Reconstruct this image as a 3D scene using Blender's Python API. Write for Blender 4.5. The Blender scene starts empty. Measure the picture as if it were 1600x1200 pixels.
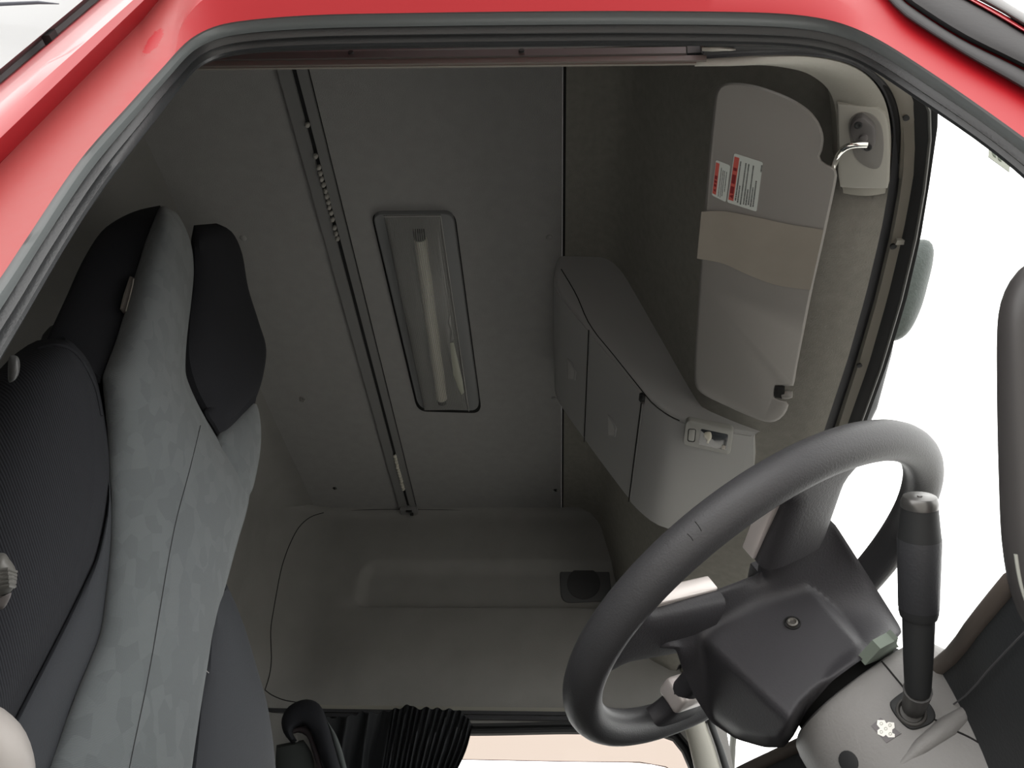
import bpy, bmesh, math, random
from mathutils import Vector
from mathutils.bvhtree import BVHTree
random.seed(4)
S = bpy.context.scene
COL = S.collection
V = Vector
# ------------------------------------------------------------------ camera, sky, exposure
F = 1200.0
pit, yaw, rol = math.radians(40.5), math.radians(4), math.radians(2)
FW = V((-math.sin(yaw)*math.cos(pit), math.cos(yaw)*math.cos(pit), math.sin(pit)))
_r = V((math.cos(yaw), math.sin(yaw), 0)); _u = _r.cross(FW)
RT = _r*math.cos(rol)+_u*math.sin(rol); UP = _u*math.cos(rol)-_r*math.sin(rol)
cd = bpy.data.cameras.new('camera'); cam = bpy.data.objects.new('camera', cd); COL.objects.link(cam)
cd.sensor_width = 36; cd.lens = F/1600*36; cd.clip_start = .02
from mathutils import Matrix
m = Matrix((RT, UP, -FW)).transposed().to_4x4(); cam.matrix_world = m
S.camera = cam
S.view_settings.view_transform = 'Standard'; S.view_settings.look = 'None'
S.view_settings.gamma = 1; S.view_settings.use_curve_mapping = False
S.view_settings.exposure = 0.8
w = bpy.data.worlds.new('overcast_sky'); S.world = w; w.use_nodes = True
wn = w.node_tree.nodes; wl = w.node_tree.links
bg = wn['Background']; bg.inputs[1].default_value = 2.1
bg.inputs[0].default_value = (1.0, .985, .965, 1)

# ------------------------------------------------------------------ placing helpers (the camera stands at the origin, ground at z = -1.65)
def ray(x, y): return FW+RT*((x-800)/F)+UP*((600-y)/F)
def onp(x, y, n, d):
    v = ray(x, y); return v*(d/v.dot(n))
def onZ(x, y, z): return onp(x, y, V((0,0,1)), z)
def onY(x, y, k): return onp(x, y, V((0,1,0)), k)
def onX(x, y, k): return onp(x, y, V((1,0,0)), k)
def at(x, y, d): return ray(x, y)*d
def lerp(a, b, t): return a+(b-a)*t
def cat(P, n, closed=False):
    """n points along a Catmull-Rom curve through P (any tuples)"""
    P = [V(p) for p in P]; k = len(P); out = []
    m_ = k if closed else k-1
    # arc-length-ish parameter
    L = [0]
    for i in range(m_): L.append(L[-1]+max((P[(i+1) % k]-P[i]).length, 1e-6))
    N = n if closed else n-1
    for j in range(n):
        s = L[-1]*j/N; i = 0
        while i < m_-1 and L[i+1] < s: i += 1
        t = min(1, (s-L[i])/(L[i+1]-L[i]))
        if closed: a, b, c, d = P[(i-1) % k], P[i], P[(i+1) % k], P[(i+2) % k]
        else: a, b, c, d = P[max(i-1, 0)], P[i], P[min(i+1, k-1)], P[min(i+2, k-1)]
        # limit overshoot
        l1 = (c-b).length
        ma = (c-a)*.5; mb = (d-b)*.5
        if ma.length > l1*1.2: ma = ma*(l1*1.2/ma.length)
        if mb.length > l1*1.2: mb = mb*(l1*1.2/mb.length)
        t2, t3 = t*t, t*t*t
        out.append(b*(2*t3-3*t2+1)+ma*(t3-2*t2+t)+c*(-2*t3+3*t2)+mb*(t3-t2))
    return out

# ------------------------------------------------------------------ materials
MATS = {}
def mat(name, col, rough=.6, spec=.5, bump=None, metal=0, var=0, coat=0, twill=None, vscale=6):
    if name in MATS: return MATS[name]
    m = bpy.data.materials.new(name); m.use_nodes = True; MATS[name] = m
    nt = m.node_tree; b = nt.nodes['Principled BSDF']
    c = (*col, 1)
    b.inputs['Base Color'].default_value = c
    b.inputs['Roughness'].default_value = rough
    b.inputs['Specular IOR Level'].default_value = spec
    b.inputs['Metallic'].default_value = metal
    if coat: b.inputs['Coat Weight'].default_value = coat; b.inputs['Coat Roughness'].default_value = .06
    tc = nt.nodes.new('ShaderNodeTexCoord')
    if var:
        nz = nt.nodes.new('ShaderNodeTexNoise'); nz.inputs['Scale'].default_value = vscale; nz.inputs['Detail'].default_value = 5
        nt.links.new(tc.outputs['Object'], nz.inputs['Vector'])
        mx = nt.nodes.new('ShaderNodeMix'); mx.data_type = 'RGBA'
        mx.inputs[6].default_value = (*[v*(1-var) for v in col], 1); mx.inputs[7].default_value = (*[min(1, v*(1+var)) for v in col], 1)
        nt.links.new(nz.outputs['Fac'], mx.inputs[0]); nt.links.new(mx.outputs[2], b.inputs['Base Color'])
    if twill:
        wv = nt.nodes.new('ShaderNodeTexWave'); wv.inputs['Scale'].default_value = twill[0]; wv.bands_direction = 'DIAGONAL'
        nt.links.new(tc.outputs['Object'], wv.inputs['Vector'])
        mx = nt.nodes.new('ShaderNodeMix'); mx.data_type = 'RGBA'
        k = twill[1]
        mx.inputs[6].default_value = (*[v*(1-k) for v in col], 1); mx.inputs[7].default_value = (*[v*(1+k) for v in col], 1)
        nt.links.new(wv.outputs['Fac'], mx.inputs[0]); nt.links.new(mx.outputs[2], b.inputs['Base Color'])
        bp = nt.nodes.new('ShaderNodeBump'); bp.inputs['Strength'].default_value = .35; bp.inputs['Distance'].default_value = .001
        nt.links.new(wv.outputs['Fac'], bp.inputs['Height']); nt.links.new(bp.outputs['Normal'], b.inputs['Normal'])
    if bump:
        nz = nt.nodes.new('ShaderNodeTexNoise'); nz.inputs['Scale'].default_value = bump[0]; nz.inputs['Detail'].default_value = 3
        nt.links.new(tc.outputs['Object'], nz.inputs['Vector'])
        bp = nt.nodes.new('ShaderNodeBump'); bp.inputs['Strength'].default_value = bump[1]; bp.inputs['Distance'].default_value = .002
        nt.links.new(nz.outputs['Fac'], bp.inputs['Height']); nt.links.new(bp.outputs['Normal'], b.inputs['Normal'])
    return m
lining = mat('headliner_felt', (.29, .287, .284), .95, .1, bump=(420, .35), var=.10, vscale=30)
lining2 = mat('side_lining_felt', (.25, .246, .238), .95, .1, bump=(420, .35), var=.12, vscale=9)
header_felt = mat('header_felt', (.245, .237, .213), .95, .1, bump=(420, .45), var=.16, vscale=60)
trim_beige = mat('warm_grey_trim_plastic', (.27, .262, .23), .55, .4, bump=(300, .12))
console_pl = mat('console_grey_plastic', (.33, .33, .325), .5, .4, bump=(500, .12))
dark_pl = mat('dark_plastic', (.035, .036, .04), .5, .4, bump=(400, .15))
dark_rail = mat('dark_grey_rail', (.20, .20, .20), .5, .4)
black = mat('black_rubber', (.02, .021, .022), .55, .3)
seam_m = mat('seam_shadow_gap', (.02, .02, .02), .9, .1)
rubber = mat('seal_rubber', (.028, .030, .032), .33, .5, bump=(600, .1))
rubber_lip = mat('seal_grey_lip', (.15, .165, .168), .4, .5)
visor_v = mat('visor_vinyl', (.215, .206, .195), .6, .35, bump=(90, .12), var=.06, vscale=5)
visor_tape = mat('visor_clear_band', (.235, .215, .185), .35, .5, var=.14, vscale=16)
seat_grey = None
seat_blk = mat('seat_black_twill', (.022, .023, .027), .85, .2, twill=(150, .35))
seat_blk2 = mat('seat_black_knit', (.020, .021, .025), .85, .2, bump=(700, .3))
seat_side = mat('seat_dark_vinyl', (.035, .038, .044), .7, .3, bump=(500, .2))
wheel_m = mat('wheel_grip', (.043, .043, .046), .5, .4, bump=(520, .22))
hub_m = mat('wheel_hub_plastic', (.034, .033, .037), .55, .4, bump=(420, .2))
col_m = mat('column_plastic', (.20, .195, .19), .55, .4, bump=(350, .22))
silver = mat('satin_silver', (.62, .57, .55), .35, .5, metal=.35)
chrome = mat('chrome', (.8, .8, .76), .12, .5, metal=1)
white_pl = mat('ivory_plastic', (.62, .60, .52), .5, .4)
paper = mat('sticker_paper', (.42, .45, .43), .6, .3)
red_print = mat('sticker_red', (.40, .075, .06), .6, .3)
dred_print = mat('sticker_dark_red_print', (.16, .012, .014), .6, .3)
ink = mat('sticker_ink', (.06, .065, .065), .6, .3)
cloth_blk = mat('curtain_black_cloth', (.022, .024, .027), .75, .3, bump=(300, .3))
fairing_m = mat('fairing_grey', (.27, .275, .28), .45, .5, var=.06)
vane_m = mat('corner_vane_grey', (.036, .035, .036), .6, .12, bump=(200, .08))
mirror_m = mat('speckled_grey_green', (.038, .050, .046), .55, .4, var=.5, vscale=120, bump=(200, .4))
handle_m = mat('grab_handle_rubber', (.05, .047, .047), .4, .5)
pale_pl = mat('pale_grey_plastic', (.30, .28, .265), .5, .4)
ground_m = mat('concrete_ground', (.40, .385, .36), .95, .2, var=.2, vscale=1.2)
lamp_grey = mat('lamp_housing_grey', (.20, .205, .21), .5, .4)
tube_white = mat('fluorescent_tube_glass', (.88, .86, .76), .3, .5)
reflector = mat('lamp_tray', (.30, .30, .295), .5, .4)
bolt_m = mat('dull_bolt', (.12, .115, .105), .45, .5, metal=.6)

def paint():
    m = mat('red_paint', (.27, .006, .011), .32, .5, coat=.3)
    nt = m.node_tree; b = nt.nodes['Principled BSDF']
    tc = nt.nodes.new('ShaderNodeTexCoord')
    nz = nt.nodes.new('ShaderNodeTexNoise'); nz.inputs['Scale'].default_value = 900; nz.inputs['Detail'].default_value = 2
    nt.links.new(tc.outputs['Object'], nz.inputs['Vector'])
    return m
red = paint()
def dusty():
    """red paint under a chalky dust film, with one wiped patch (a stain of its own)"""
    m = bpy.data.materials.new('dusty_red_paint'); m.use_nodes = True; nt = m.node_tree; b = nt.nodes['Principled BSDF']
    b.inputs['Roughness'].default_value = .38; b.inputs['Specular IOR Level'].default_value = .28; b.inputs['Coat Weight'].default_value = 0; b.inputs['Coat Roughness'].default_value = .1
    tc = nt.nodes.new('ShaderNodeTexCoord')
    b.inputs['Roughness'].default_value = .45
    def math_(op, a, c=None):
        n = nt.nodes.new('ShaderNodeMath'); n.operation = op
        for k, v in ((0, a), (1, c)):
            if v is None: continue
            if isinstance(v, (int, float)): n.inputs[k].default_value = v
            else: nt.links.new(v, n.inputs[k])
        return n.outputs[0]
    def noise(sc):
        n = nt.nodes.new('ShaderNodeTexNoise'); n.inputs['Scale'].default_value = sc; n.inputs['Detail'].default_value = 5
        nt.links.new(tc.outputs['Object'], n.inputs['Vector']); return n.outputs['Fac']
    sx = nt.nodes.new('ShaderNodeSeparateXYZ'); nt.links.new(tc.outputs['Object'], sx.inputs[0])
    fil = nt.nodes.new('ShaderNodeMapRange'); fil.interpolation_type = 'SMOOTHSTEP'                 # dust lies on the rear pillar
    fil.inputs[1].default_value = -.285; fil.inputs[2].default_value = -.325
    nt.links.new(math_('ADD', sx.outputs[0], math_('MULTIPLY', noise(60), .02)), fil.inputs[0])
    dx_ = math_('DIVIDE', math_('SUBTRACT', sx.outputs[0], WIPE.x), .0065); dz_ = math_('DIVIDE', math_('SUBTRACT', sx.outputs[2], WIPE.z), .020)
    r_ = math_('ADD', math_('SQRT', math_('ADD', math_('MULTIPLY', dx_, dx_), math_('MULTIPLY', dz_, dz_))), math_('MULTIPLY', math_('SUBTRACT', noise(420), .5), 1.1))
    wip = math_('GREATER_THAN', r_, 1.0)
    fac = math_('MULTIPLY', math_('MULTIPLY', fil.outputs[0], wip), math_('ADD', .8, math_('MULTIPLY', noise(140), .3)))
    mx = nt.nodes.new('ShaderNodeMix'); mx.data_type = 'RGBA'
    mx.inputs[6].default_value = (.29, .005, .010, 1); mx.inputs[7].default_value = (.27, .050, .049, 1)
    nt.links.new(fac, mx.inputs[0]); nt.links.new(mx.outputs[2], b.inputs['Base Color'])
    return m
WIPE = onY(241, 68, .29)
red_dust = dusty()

def camo():
    m = bpy.data.materials.new('seat_grey_patterned_moquette'); m.use_nodes = True; nt = m.node_tree; b = nt.nodes['Principled BSDF']
    b.inputs['Roughness'].default_value = .9; b.inputs['Specular IOR Level'].default_value = .2
    b.inputs['Sheen Weight'].default_value = .15
    tc = nt.nodes.new('ShaderNodeTexCoord'); mp = nt.nodes.new('ShaderNodeMapping'); mp.inputs['Scale'].default_value = (60, 60, 36)
    nt.links.new(tc.outputs['Object'], mp.inputs[0])
    vo = nt.nodes.new('ShaderNodeTexVoronoi'); vo.inputs['Scale'].default_value = 1; vo.inputs['Randomness'].default_value = 1
    nt.links.new(mp.outputs[0], vo.inputs['Vector'])
    sep = nt.nodes.new('ShaderNodeSeparateColor'); nt.links.new(vo.outputs['Color'], sep.inputs[0])
    rp = nt.nodes.new('ShaderNodeValToRGB'); rp.color_ramp.interpolation = 'CONSTANT'
    e = rp.color_ramp.elements; e[0].position = 0; e[0].color = (.126, .139, .145, 1); e[1].position = .42; e[1].color = (.143, .157, .163, 1)
    x = e.new(.75); x.color = (.135, .149, .155, 1)
    nt.links.new(sep.outputs[0], rp.inputs[0])
    wv = nt.nodes.new('ShaderNodeTexWave'); wv.inputs['Scale'].default_value = 210; wv.bands_direction = 'Z'
    nt.links.new(tc.outputs['Object'], wv.inputs['Vector'])
    mx = nt.nodes.new('ShaderNodeMix'); mx.data_type = 'RGBA'; mx.blend_type = 'MULTIPLY'
    mr = nt.nodes.new('ShaderNodeMapRange'); mr.inputs[3].default_value = .82; mr.inputs[4].default_value = 1.05
    nt.links.new(wv.outputs['Fac'], mr.inputs[0])
    nt.links.new(rp.outputs[0], mx.inputs[6]); nt.links.new(mr.outputs[0], mx.inputs[7]); mx.inputs[0].default_value = .7
    nt.links.new(mx.outputs[2], b.inputs['Base Color'])
    bp = nt.nodes.new('ShaderNodeBump'); bp.inputs['Strength'].default_value = .25; bp.inputs['Distance'].default_value = .001
    nt.links.new(wv.outputs['Fac'], bp.inputs['Height']); nt.links.new(bp.outputs['Normal'], b.inputs['Normal'])
    return m
seat_grey = camo()
def glassy(name, tint, gl=.06, rough=.02):
    m = bpy.data.materials.new(name); m.use_nodes = True; nt = m.node_tree
    nt.nodes.remove(nt.nodes['Principled BSDF']); o = nt.nodes['Material Output']
    t = nt.nodes.new('ShaderNodeBsdfTransparent'); t.inputs[0].default_value = (*tint, 1)
    g = nt.nodes.new('ShaderNodeBsdfGlossy'); g.inputs['Roughness'].default_value = rough
    x = nt.nodes.new('ShaderNodeMixShader'); x.inputs[0].default_value = gl
    nt.links.new(t.outputs[0], x.inputs[1]); nt.links.new(g.outputs[0], x.inputs[2]); nt.links.new(x.outputs[0], o.inputs[0])
    return m
glass = glassy('windscreen_glass', (.97, .985, .975), .03)
peach_tint = glassy('peach_tinted_acrylic', (.265, .222, .195), .01)
def lens_mat():
    m = bpy.data.materials.new('ribbed_lamp_lens'); m.use_nodes = True; nt = m.node_tree
    nt.nodes.remove(nt.nodes['Principled BSDF']); o = nt.nodes['Material Output']
    t = nt.nodes.new('ShaderNodeBsdfTransparent'); t.inputs[0].default_value = (.8, .8, .79, 1)
    d = nt.nodes.new('ShaderNodeBsdfPrincipled'); d.inputs['Base Color'].default_value = (.38, .38, .37, 1); d.inputs['Roughness'].default_value = .2
    x = nt.nodes.new('ShaderNodeMixShader'); x.inputs[0].default_value = .35
    tc = nt.nodes.new('ShaderNodeTexCoord'); wv = nt.nodes.new('ShaderNodeTexWave'); wv.bands_direction = 'X'; wv.inputs['Scale'].default_value = 62
    nt.links.new(tc.outputs['Object'], wv.inputs['Vector'])
    mr = nt.nodes.new('ShaderNodeMapRange'); mr.inputs[3].default_value = .15; mr.inputs[4].default_value = .55
    nt.links.new(wv.outputs['Fac'], mr.inputs[0]); nt.links.new(mr.outputs[0], x.inputs[0])
    nt.links.new(t.outputs[0], x.inputs[1]); nt.links.new(d.outputs[0], x.inputs[2]); nt.links.new(x.outputs[0], o.inputs[0])
    return m
lens_m = lens_mat()

# ------------------------------------------------------------------ object helpers
POS = {}
def thing(name, label, category, loc, group=None, kind=None):
    o = bpy.data.objects.new(name, None); COL.objects.link(o); o.location = loc; o.empty_display_size = .05
    POS[o] = V(loc)
    if label: o['label'] = label
    if category: o['category'] = category
    if group: o['group'] = group
    if kind: o['kind'] = kind
    return o
def tag(o, label, category, group=None):
    o['label'] = label; o['category'] = category
    if group: o['group'] = group
    return o
def mesh(name, vs, fs, m, parent=None, smooth=True, sub=0, kind=None, flip=False):
    vs = [V(v) for v in vs]
    if parent is not None: base = POS[parent]
    else:
        lo = V((min(v.x for v in vs), min(v.y for v in vs), min(v.z for v in vs))); hi = V((max(v.x for v in vs), max(v.y for v in vs), max(v.z for v in vs)))
        base = V(((lo.x+hi.x)/2, (lo.y+hi.y)/2, lo.z))
    me = bpy.data.meshes.new(name); me.from_pydata([v-base for v in vs], [], fs)
    bm = bmesh.new(); bm.from_mesh(me); bmesh.ops.remove_doubles(bm, verts=bm.verts, dist=1e-6)
    bmesh.ops.recalc_face_normals(bm, faces=bm.faces)
    if flip: bmesh.ops.reverse_faces(bm, faces=bm.faces)
    bm.to_mesh(me); bm.free()
    if smooth:
        me.shade_smooth()
        try: me.set_sharp_from_angle(angle=math.radians(38))
        except Exception: pass
    me.materials.append(m)
    o = bpy.data.objects.new(name, me); COL.objects.link(o)
    if parent is not None: o.parent = parent; POS[o] = base
    else: o.location = base; POS[o] = base
    if sub:
        md = o.modifiers.new('sub', 'SUBSURF'); md.levels = sub; md.render_levels = sub
    if kind: o['kind'] = kind
    return o
def struct(name, vs, fs, m, parent=None, **k):
    return mesh(name, vs, fs, m, parent, kind=None if parent is not None else 'structure', **k)
def loft(rows, cu=False, cv=False, caps=False):
    """rows of points -> verts, faces; cu closes each row"""
    R, K = len(rows), len(rows[0]); vs = [p for r in rows for p in r]; fs = []
    for i in range(R if cv else R-1):
        for j in range(K if cu else K-1):
            a, b = i*K+j, i*K+(j+1) % K; c, d = ((i+1) % R)*K+(j+1) % K, ((i+1) % R)*K+j
            fs.append((a, b, c, d))
    if caps: fs.append(tuple(range(K))[::-1]); fs.append(tuple((R-1)*K+j for j in range(K)))
    return vs, fs
def join(*parts):
    vs, fs = [], []
    for v, f in parts:
        k = len(vs); vs += list(v); fs += [tuple(i+k for i in q) for q in f]
    return vs, fs
def tube(P, r, n=12, caps=True, flat=1.0, fdir=None):
    P = [V(p) for p in P]; rs = r if isinstance(r, (list, tuple)) else [r]*len(P)
    t0 = (P[1]-P[0]).normalized(); a = V((0,0,1)) if abs(t0.z) < .9 else V((1,0,0))
    if fdir is not None: a = V(fdir)
    u = (a-t0*a.dot(t0)).normalized(); rows = []
    for i, p in enumerate(P):
        t = (P[min(i+1, len(P)-1)]-P[max(i-1, 0)]).normalized()
        u = (u-t*u.dot(t)).normalized(); v = t.cross(u)
        rows.append([p+(u*math.cos(2*math.pi*j/n)+v*math.sin(2*math.pi*j/n)*flat)*rs[i] for j in range(n)])
    return loft(rows, cu=True, caps=caps)
def lathe(p0, p1, prof, n=24):
    """prof = [(distance along axis, radius)]"""
    p0, p1 = V(p0), V(p1); ax = (p1-p0).normalized(); a = V((0,0,1)) if abs(ax.z) < .9 else V((1,0,0))
    u = (a-ax*a.dot(ax)).normalized(); v = ax.cross(u)
    return loft([[p0+ax*d+(u*math.cos(2*math.pi*j/n)+v*math.sin(2*math.pi*j/n))*max(r, 1e-5) for j in range(n)] for d, r in prof], cu=True, caps=True)
def box(c, hx, hy, hz, ax=None):
    c = V(c); X, Y, Z = ax if ax else (V((1,0,0)), V((0,1,0)), V((0,0,1)))
    vs = [c+X*(hx*i)+Y*(hy*j)+Z*(hz*k) for i in (-1, 1) for j in (-1, 1) for k in (-1, 1)]
    return vs, [(0,1,3,2), (4,6,7,5), (0,4,5,1), (2,3,7,6), (0,2,6,4), (1,5,7,3)]
def rbox(c, hx, hy, hz, b, ax=None):
    """box with rounded rim (bevelled by b) as stacked rings"""
    X, Y, Z = ax if ax else (V((1,0,0)), V((0,1,0)), V((0,0,1)))
    def ring(sx, sy, z, rr):
        pts = []
        for qx, qy, a0 in ((1,1,0), (-1,1,90), (-1,-1,180), (1,-1,270)):
            for k in range(5):
                a = math.radians(a0+90*k/4)
                pts.append(V(c)+X*(qx*(sx-rr)+rr*math.cos(a))+Y*(qy*(sy-rr)+rr*math.sin(a))+Z*z)
        return pts
    rows = []
    for k in range(4):
        a = math.radians(90*k/3); rows.append(ring(hx-b+b*math.sin(a), hy-b+b*math.sin(a), -hz+b-b*math.cos(a), max(b*1.2, .001)))
    for k in range(4):
        a = math.radians(90-90*k/3); rows.append(ring(hx-b+b*math.sin(a), hy-b+b*math.sin(a), hz-b+b*math.cos(a), max(b*1.2, .001)))
    return loft(rows, cu=True, caps=True)
def plate(P, nrm, th, bev=.0015, inset=None):
    """outline P (3D, in order) lying on the visible face; nrm points to the viewer side; body goes back by th"""
    P = [V(p) for p in P]; n = V(nrm).normalized(); K = len(P); inset = bev if inset is None else inset
    c = sum(P, V())/K
    area = sum((P[i]-c).cross(P[(i+1) % K]-c).dot(n) for i in range(K))
    if area < 0: P = P[::-1]
    ins = []
    for i in range(K):
        a, b = (P[i]-P[i-1]), (P[(i+1) % K]-P[i])
        a = a.normalized() if a.length > 1e-9 else V(); b = b.normalized() if b.length > 1e-9 else V()
        d = n.cross(a)+n.cross(b)
        ins.append(d.normalized() if d.length > 1e-6 else V())
    r0 = [p-n*th for p in P]; r1 = [p-n*bev for p in P]; r2 = [p+ins[i]*inset*.3-n*bev*.3 for i, p in enumerate(P)]; r3 = [p+ins[i]*inset for i, p in enumerate(P)]
    return loft([r0, r1, r2, r3], cu=True, caps=True)
def pad(L, R, pf, bulge, thick, n=28, K=10, wL=0., wR=0., round_ends=.18, ex=.5):
    """cushion between two image-space edges; pf(x, y, w) gives the point on the plane raised by w"""
    Ls, Rs = cat([(*p, 0) for p in L], n), cat([(*p, 0) for p in R], n); rows = []
    for i in range(n):
        s = i/(n-1); e = 1
        if round_ends: e = min(1, math.sqrt(max(0, min(s, 1-s)/round_ends*(2-min(1, min(s, 1-s)/round_ends)))))
        row = []
        for j in range(K+1):
            t = .5-.5*math.cos(math.pi*j/K)
            x, y = lerp(Ls[i].x, Rs[i].x, t), lerp(Ls[i].y, Rs[i].y, t)
            prof = max(0, 1-abs(2*t-1)**2)**ex
            row.append(pf(x, y, lerp(wL, wR, t)+bulge*e*prof))
        for j in (K, K*3//4, K//2, K//4, 0):
            t = .5-.5*math.cos(math.pi*j/K); t = .5+(t-.5)*.9
            x, y = lerp(Ls[i].x, Rs[i].x, t), lerp(Ls[i].y, Rs[i].y, t)
            row.append(pf(x, y, lerp(wL, wR, t)-thick*max(e, .15)))
        rows.append(row)
    return loft(rows, cu=True, caps=True)
def puff(P, pf, bulge, thick, w=0., n=48, rings=(1, .985, .93, .8, .6, .35, .12)):
    """rounded lump with image-space outline P on plane pf"""
    Q = cat([(*p, 0) for p in P], n, True); cx = sum(q.x for q in Q)/n; cy = sum(q.y for q in Q)/n; rows = []
    for k in (.9, .97): rows.append([pf(cx+(q.x-cx)*k, cy+(q.y-cy)*k, w-thick*(1 if k == .9 else .6)) for q in Q])
    for k in rings: rows.append([pf(cx+(q.x-cx)*k, cy+(q.y-cy)*k, w+bulge*math.sqrt(max(0, 1-k**2.5))) for q in Q])
    return loft(rows, cu=True, caps=True)
def bvh(vsfs): return BVHTree.FromPolygons([tuple(v) for v in vsfs[0]], vsfs[1])
def hit(tree, x, y, off=0.):
    d = ray(x, y); d = d.normalized(); p, n, i, _ = tree.ray_cast(V((0,0,0)), d)
    if p is None:
        q = tree.find_nearest(d*1.0); p, n = q[0], q[1]
    if n.dot(d) > 0: n = -n
    return p+n*off, n
def seam(tree, P, r, n=24, off=0.): return tube([hit(tree, q.x, q.y, off)[0] for q in cat([(*p, 0) for p in P], n)], r, 6)
def plane_fn(O, n):
    n = V(n).normalized(); d0 = n.dot(V(O))
    return lambda x, y, w=0.: onp(x, y, n, d0+w)

# ================================================================== SETTING
H, YN, YF = 1.5, .40, 2.486
XS = .030                                                  # seam between the two ceiling boards
FLOOR = -.36
# ground
struct('ground', [(-40,-40,-1.65), (40,-40,-1.65), (40,40,-1.65), (-40,40,-1.65)], [(0,1,2,3)], ground_m, smooth=False)
# cab floor
struct('floor', *box((-.2, 1.44, FLOOR-.03), .95, 1.09, .03), mat('floor_mat_rubber', (.06, .06, .06), .8), smooth=False)
# ceiling board
cl = thing('ceiling', None, None, (-.4, 1.44, H), kind='structure')
def cpt(x, y, d=0.): return V((x, y, H+d))
ce = plate([(-.90, YN, H), (XS-.002, YN, H), (XS-.002, YF, H), (-.90, YF, H)], (0,0,-1), .012, .003)
mesh('headliner_board', *ce, lining, cl, smooth=False)
mesh('roof_skin', *box((-.44, 1.44, H+.035), .58, 1.06, .015), red, cl, smooth=False)
# rear wall: rounded from the ceiling down
prof = [(-.86, H+.004), (-.885, H+.001)]+[(-.90-.12*math.sin(a), H-.12+.12*math.cos(a)) for a in [math.radians(x) for x in range(10, 91, 10)]]+[(-1.02, .9), (-1.02, .3), (-1.02, FLOOR)]
struct('wall_rear', *loft([[V((x, y, z)) for x, z in prof] for y in (YN, .8, 1.2, 1.6, 2.0, 2.3, YF+.01)]), lining2)
# far side wall above the far door: moulded shelf band, curved into the rear corner
def sstep(a, b, x):
    t = max(0, min(1, (x-a)/(b-a))); return t*t*(3-2*t)
def wallY(x, z):
    y = YF
    # corner with rear wall
    if x < -.80:
        t = (-.80-x)/.22; y -= .20*(1-math.sqrt(max(0, 1-t*t)))
    # round to ceiling
    if z > H-.03: t = (z-H+.03)/.03; y -= .03*(1-math.sqrt(max(0, 1-t*t)))
    # recessed band with a rounded rear end
    zl, zu = 1.125, 1.285
    end = -.70+.02*abs((z-1.2)/.08)**2
    inx = sstep(end, end+.035, x)
    y += .030*inx*sstep(zl-.004, zl+.006, z)*(1-sstep(zu-.03, zu+.02, z))
    # lower panel bows in a little
    y -= .025*sstep(-.85, -.6, x)*math.sin(max(0, min(1, (z-.79)/.33))*math.pi)
    # slanted hollow above the belt at the rear
    return y
xs = [-1.02+.22*i/14 for i in range(15)]+[-.80+i*.0125 for i in range(1, 22)]+[-.53+.03*i for i in range(33)]
zs = [.79, .80, .83]+[.86+.03*i for i in range(9)]+[1.11+.004*i for i in range(10)]+[1.16, 1.19, 1.22]+[1.24+.008*i for i in range(10)]+[1.33+.03*i for i in range(5)]+[H-.03+.03*math.sin(math.radians(a)) for a in (0, 30, 60, 90)]
xs = sorted(set(round(x, 5) for x in xs)); zs = sorted(set(round(z, 5) for z in zs))
wl_geo = loft([[V((x, wallY(x, z), z)) for x in xs] for z in zs])
wl_o = thing('wall_left', None, None, (-.3, YF, .79), kind='structure')
mesh('moulded_side_lining', *wl_geo, lining2, wl_o)
wl_t = bvh(wl_geo)
mesh('lower_corner_lining', *loft([[V((x, wallY(x, .8), z)) for x in (-1.02, -1.0, -.96, -.92, -.88, -.84)] for z in (FLOOR, .2, .79)]), lining2, wl_o)
mesh('lining_seam', *join(
    seam(wl_t, [(436,905), (428,950), (423,985), (424,1030), (421,1055), (414,1078)], .0016),
    seam(wl_t, [(414,1078), (425,1086), (445,1094), (475,1099)], .0016)), seam_m, wl_o)
ct_pl = plane_fn((0,0,H-.0005), (0,0,1))
mesh('ceiling_edge_seam', *join(tube([onZ(q.x, q.y, H-.002) for q in cat([(p[0], p[1], 0) for p in [(884,801), (800,799), (700,796.5), (600,796), (530,798), (505,801)]], 30)], .0016, 6),
    seam(wl_t, [(506,801), (485,808), (467,824), (453,850), (442,880), (436,905)], .0016)), seam_m, wl_o)

# ------------------------------------------------------------------ windscreen header curves (read in plan, mirrored about the cab's middle)
def plan_curve(P, z):
    q = sorted([(onZ(x, y, z).y, onZ(x, y, z).x) for x, y in P])
    def f(y):
        if y > 1.44: y = 2.88-y
        y = max(q[0][0], min(q[-1][0], y))
        for (a, xa), (b, xb) in zip(q, q[1:]):
            if y <= b: t = (y-a)/(b-a); return xa+(xb-xa)*t
        return q[-1][1]
    return f
Hc = [plan_curve([(1352,110), (1380,140), (1395,200), (1391,280), (1377,360), (1353,460), (1325,560), (1292,660), (1262,750)], .905),
      plan_curve([(1366,108), (1394,140), (1409,200), (1406,280), (1391,365), (1367,465), (1338,565), (1304,668), (1273,755)], .915),
      plan_curve([(1372,105), (1400,140), (1414,200), (1411,280), (1396,365), (1372,465), (1343,565), (1309,670), (1277,757)], .902),
      plan_curve([(1385,105), (1418,140), (1431,200), (1427,280), (1411,365), (1387,465), (1357,570), (1320,675), (1287,765)], .895),
      plan_curve([(1440,110), (1466,150), (1465,200), (1452,290), (1438,375), (1416,470), (1386,570), (1346,680), (1302,785)], .875)]
Hz = [.905, .915, .902, .895, .875]
YS = [YN+(2.535-YN)*i/54 for i in range(55)]; YH = [.50+(2.48-.50)*i/48 for i in range(49)]
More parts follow.
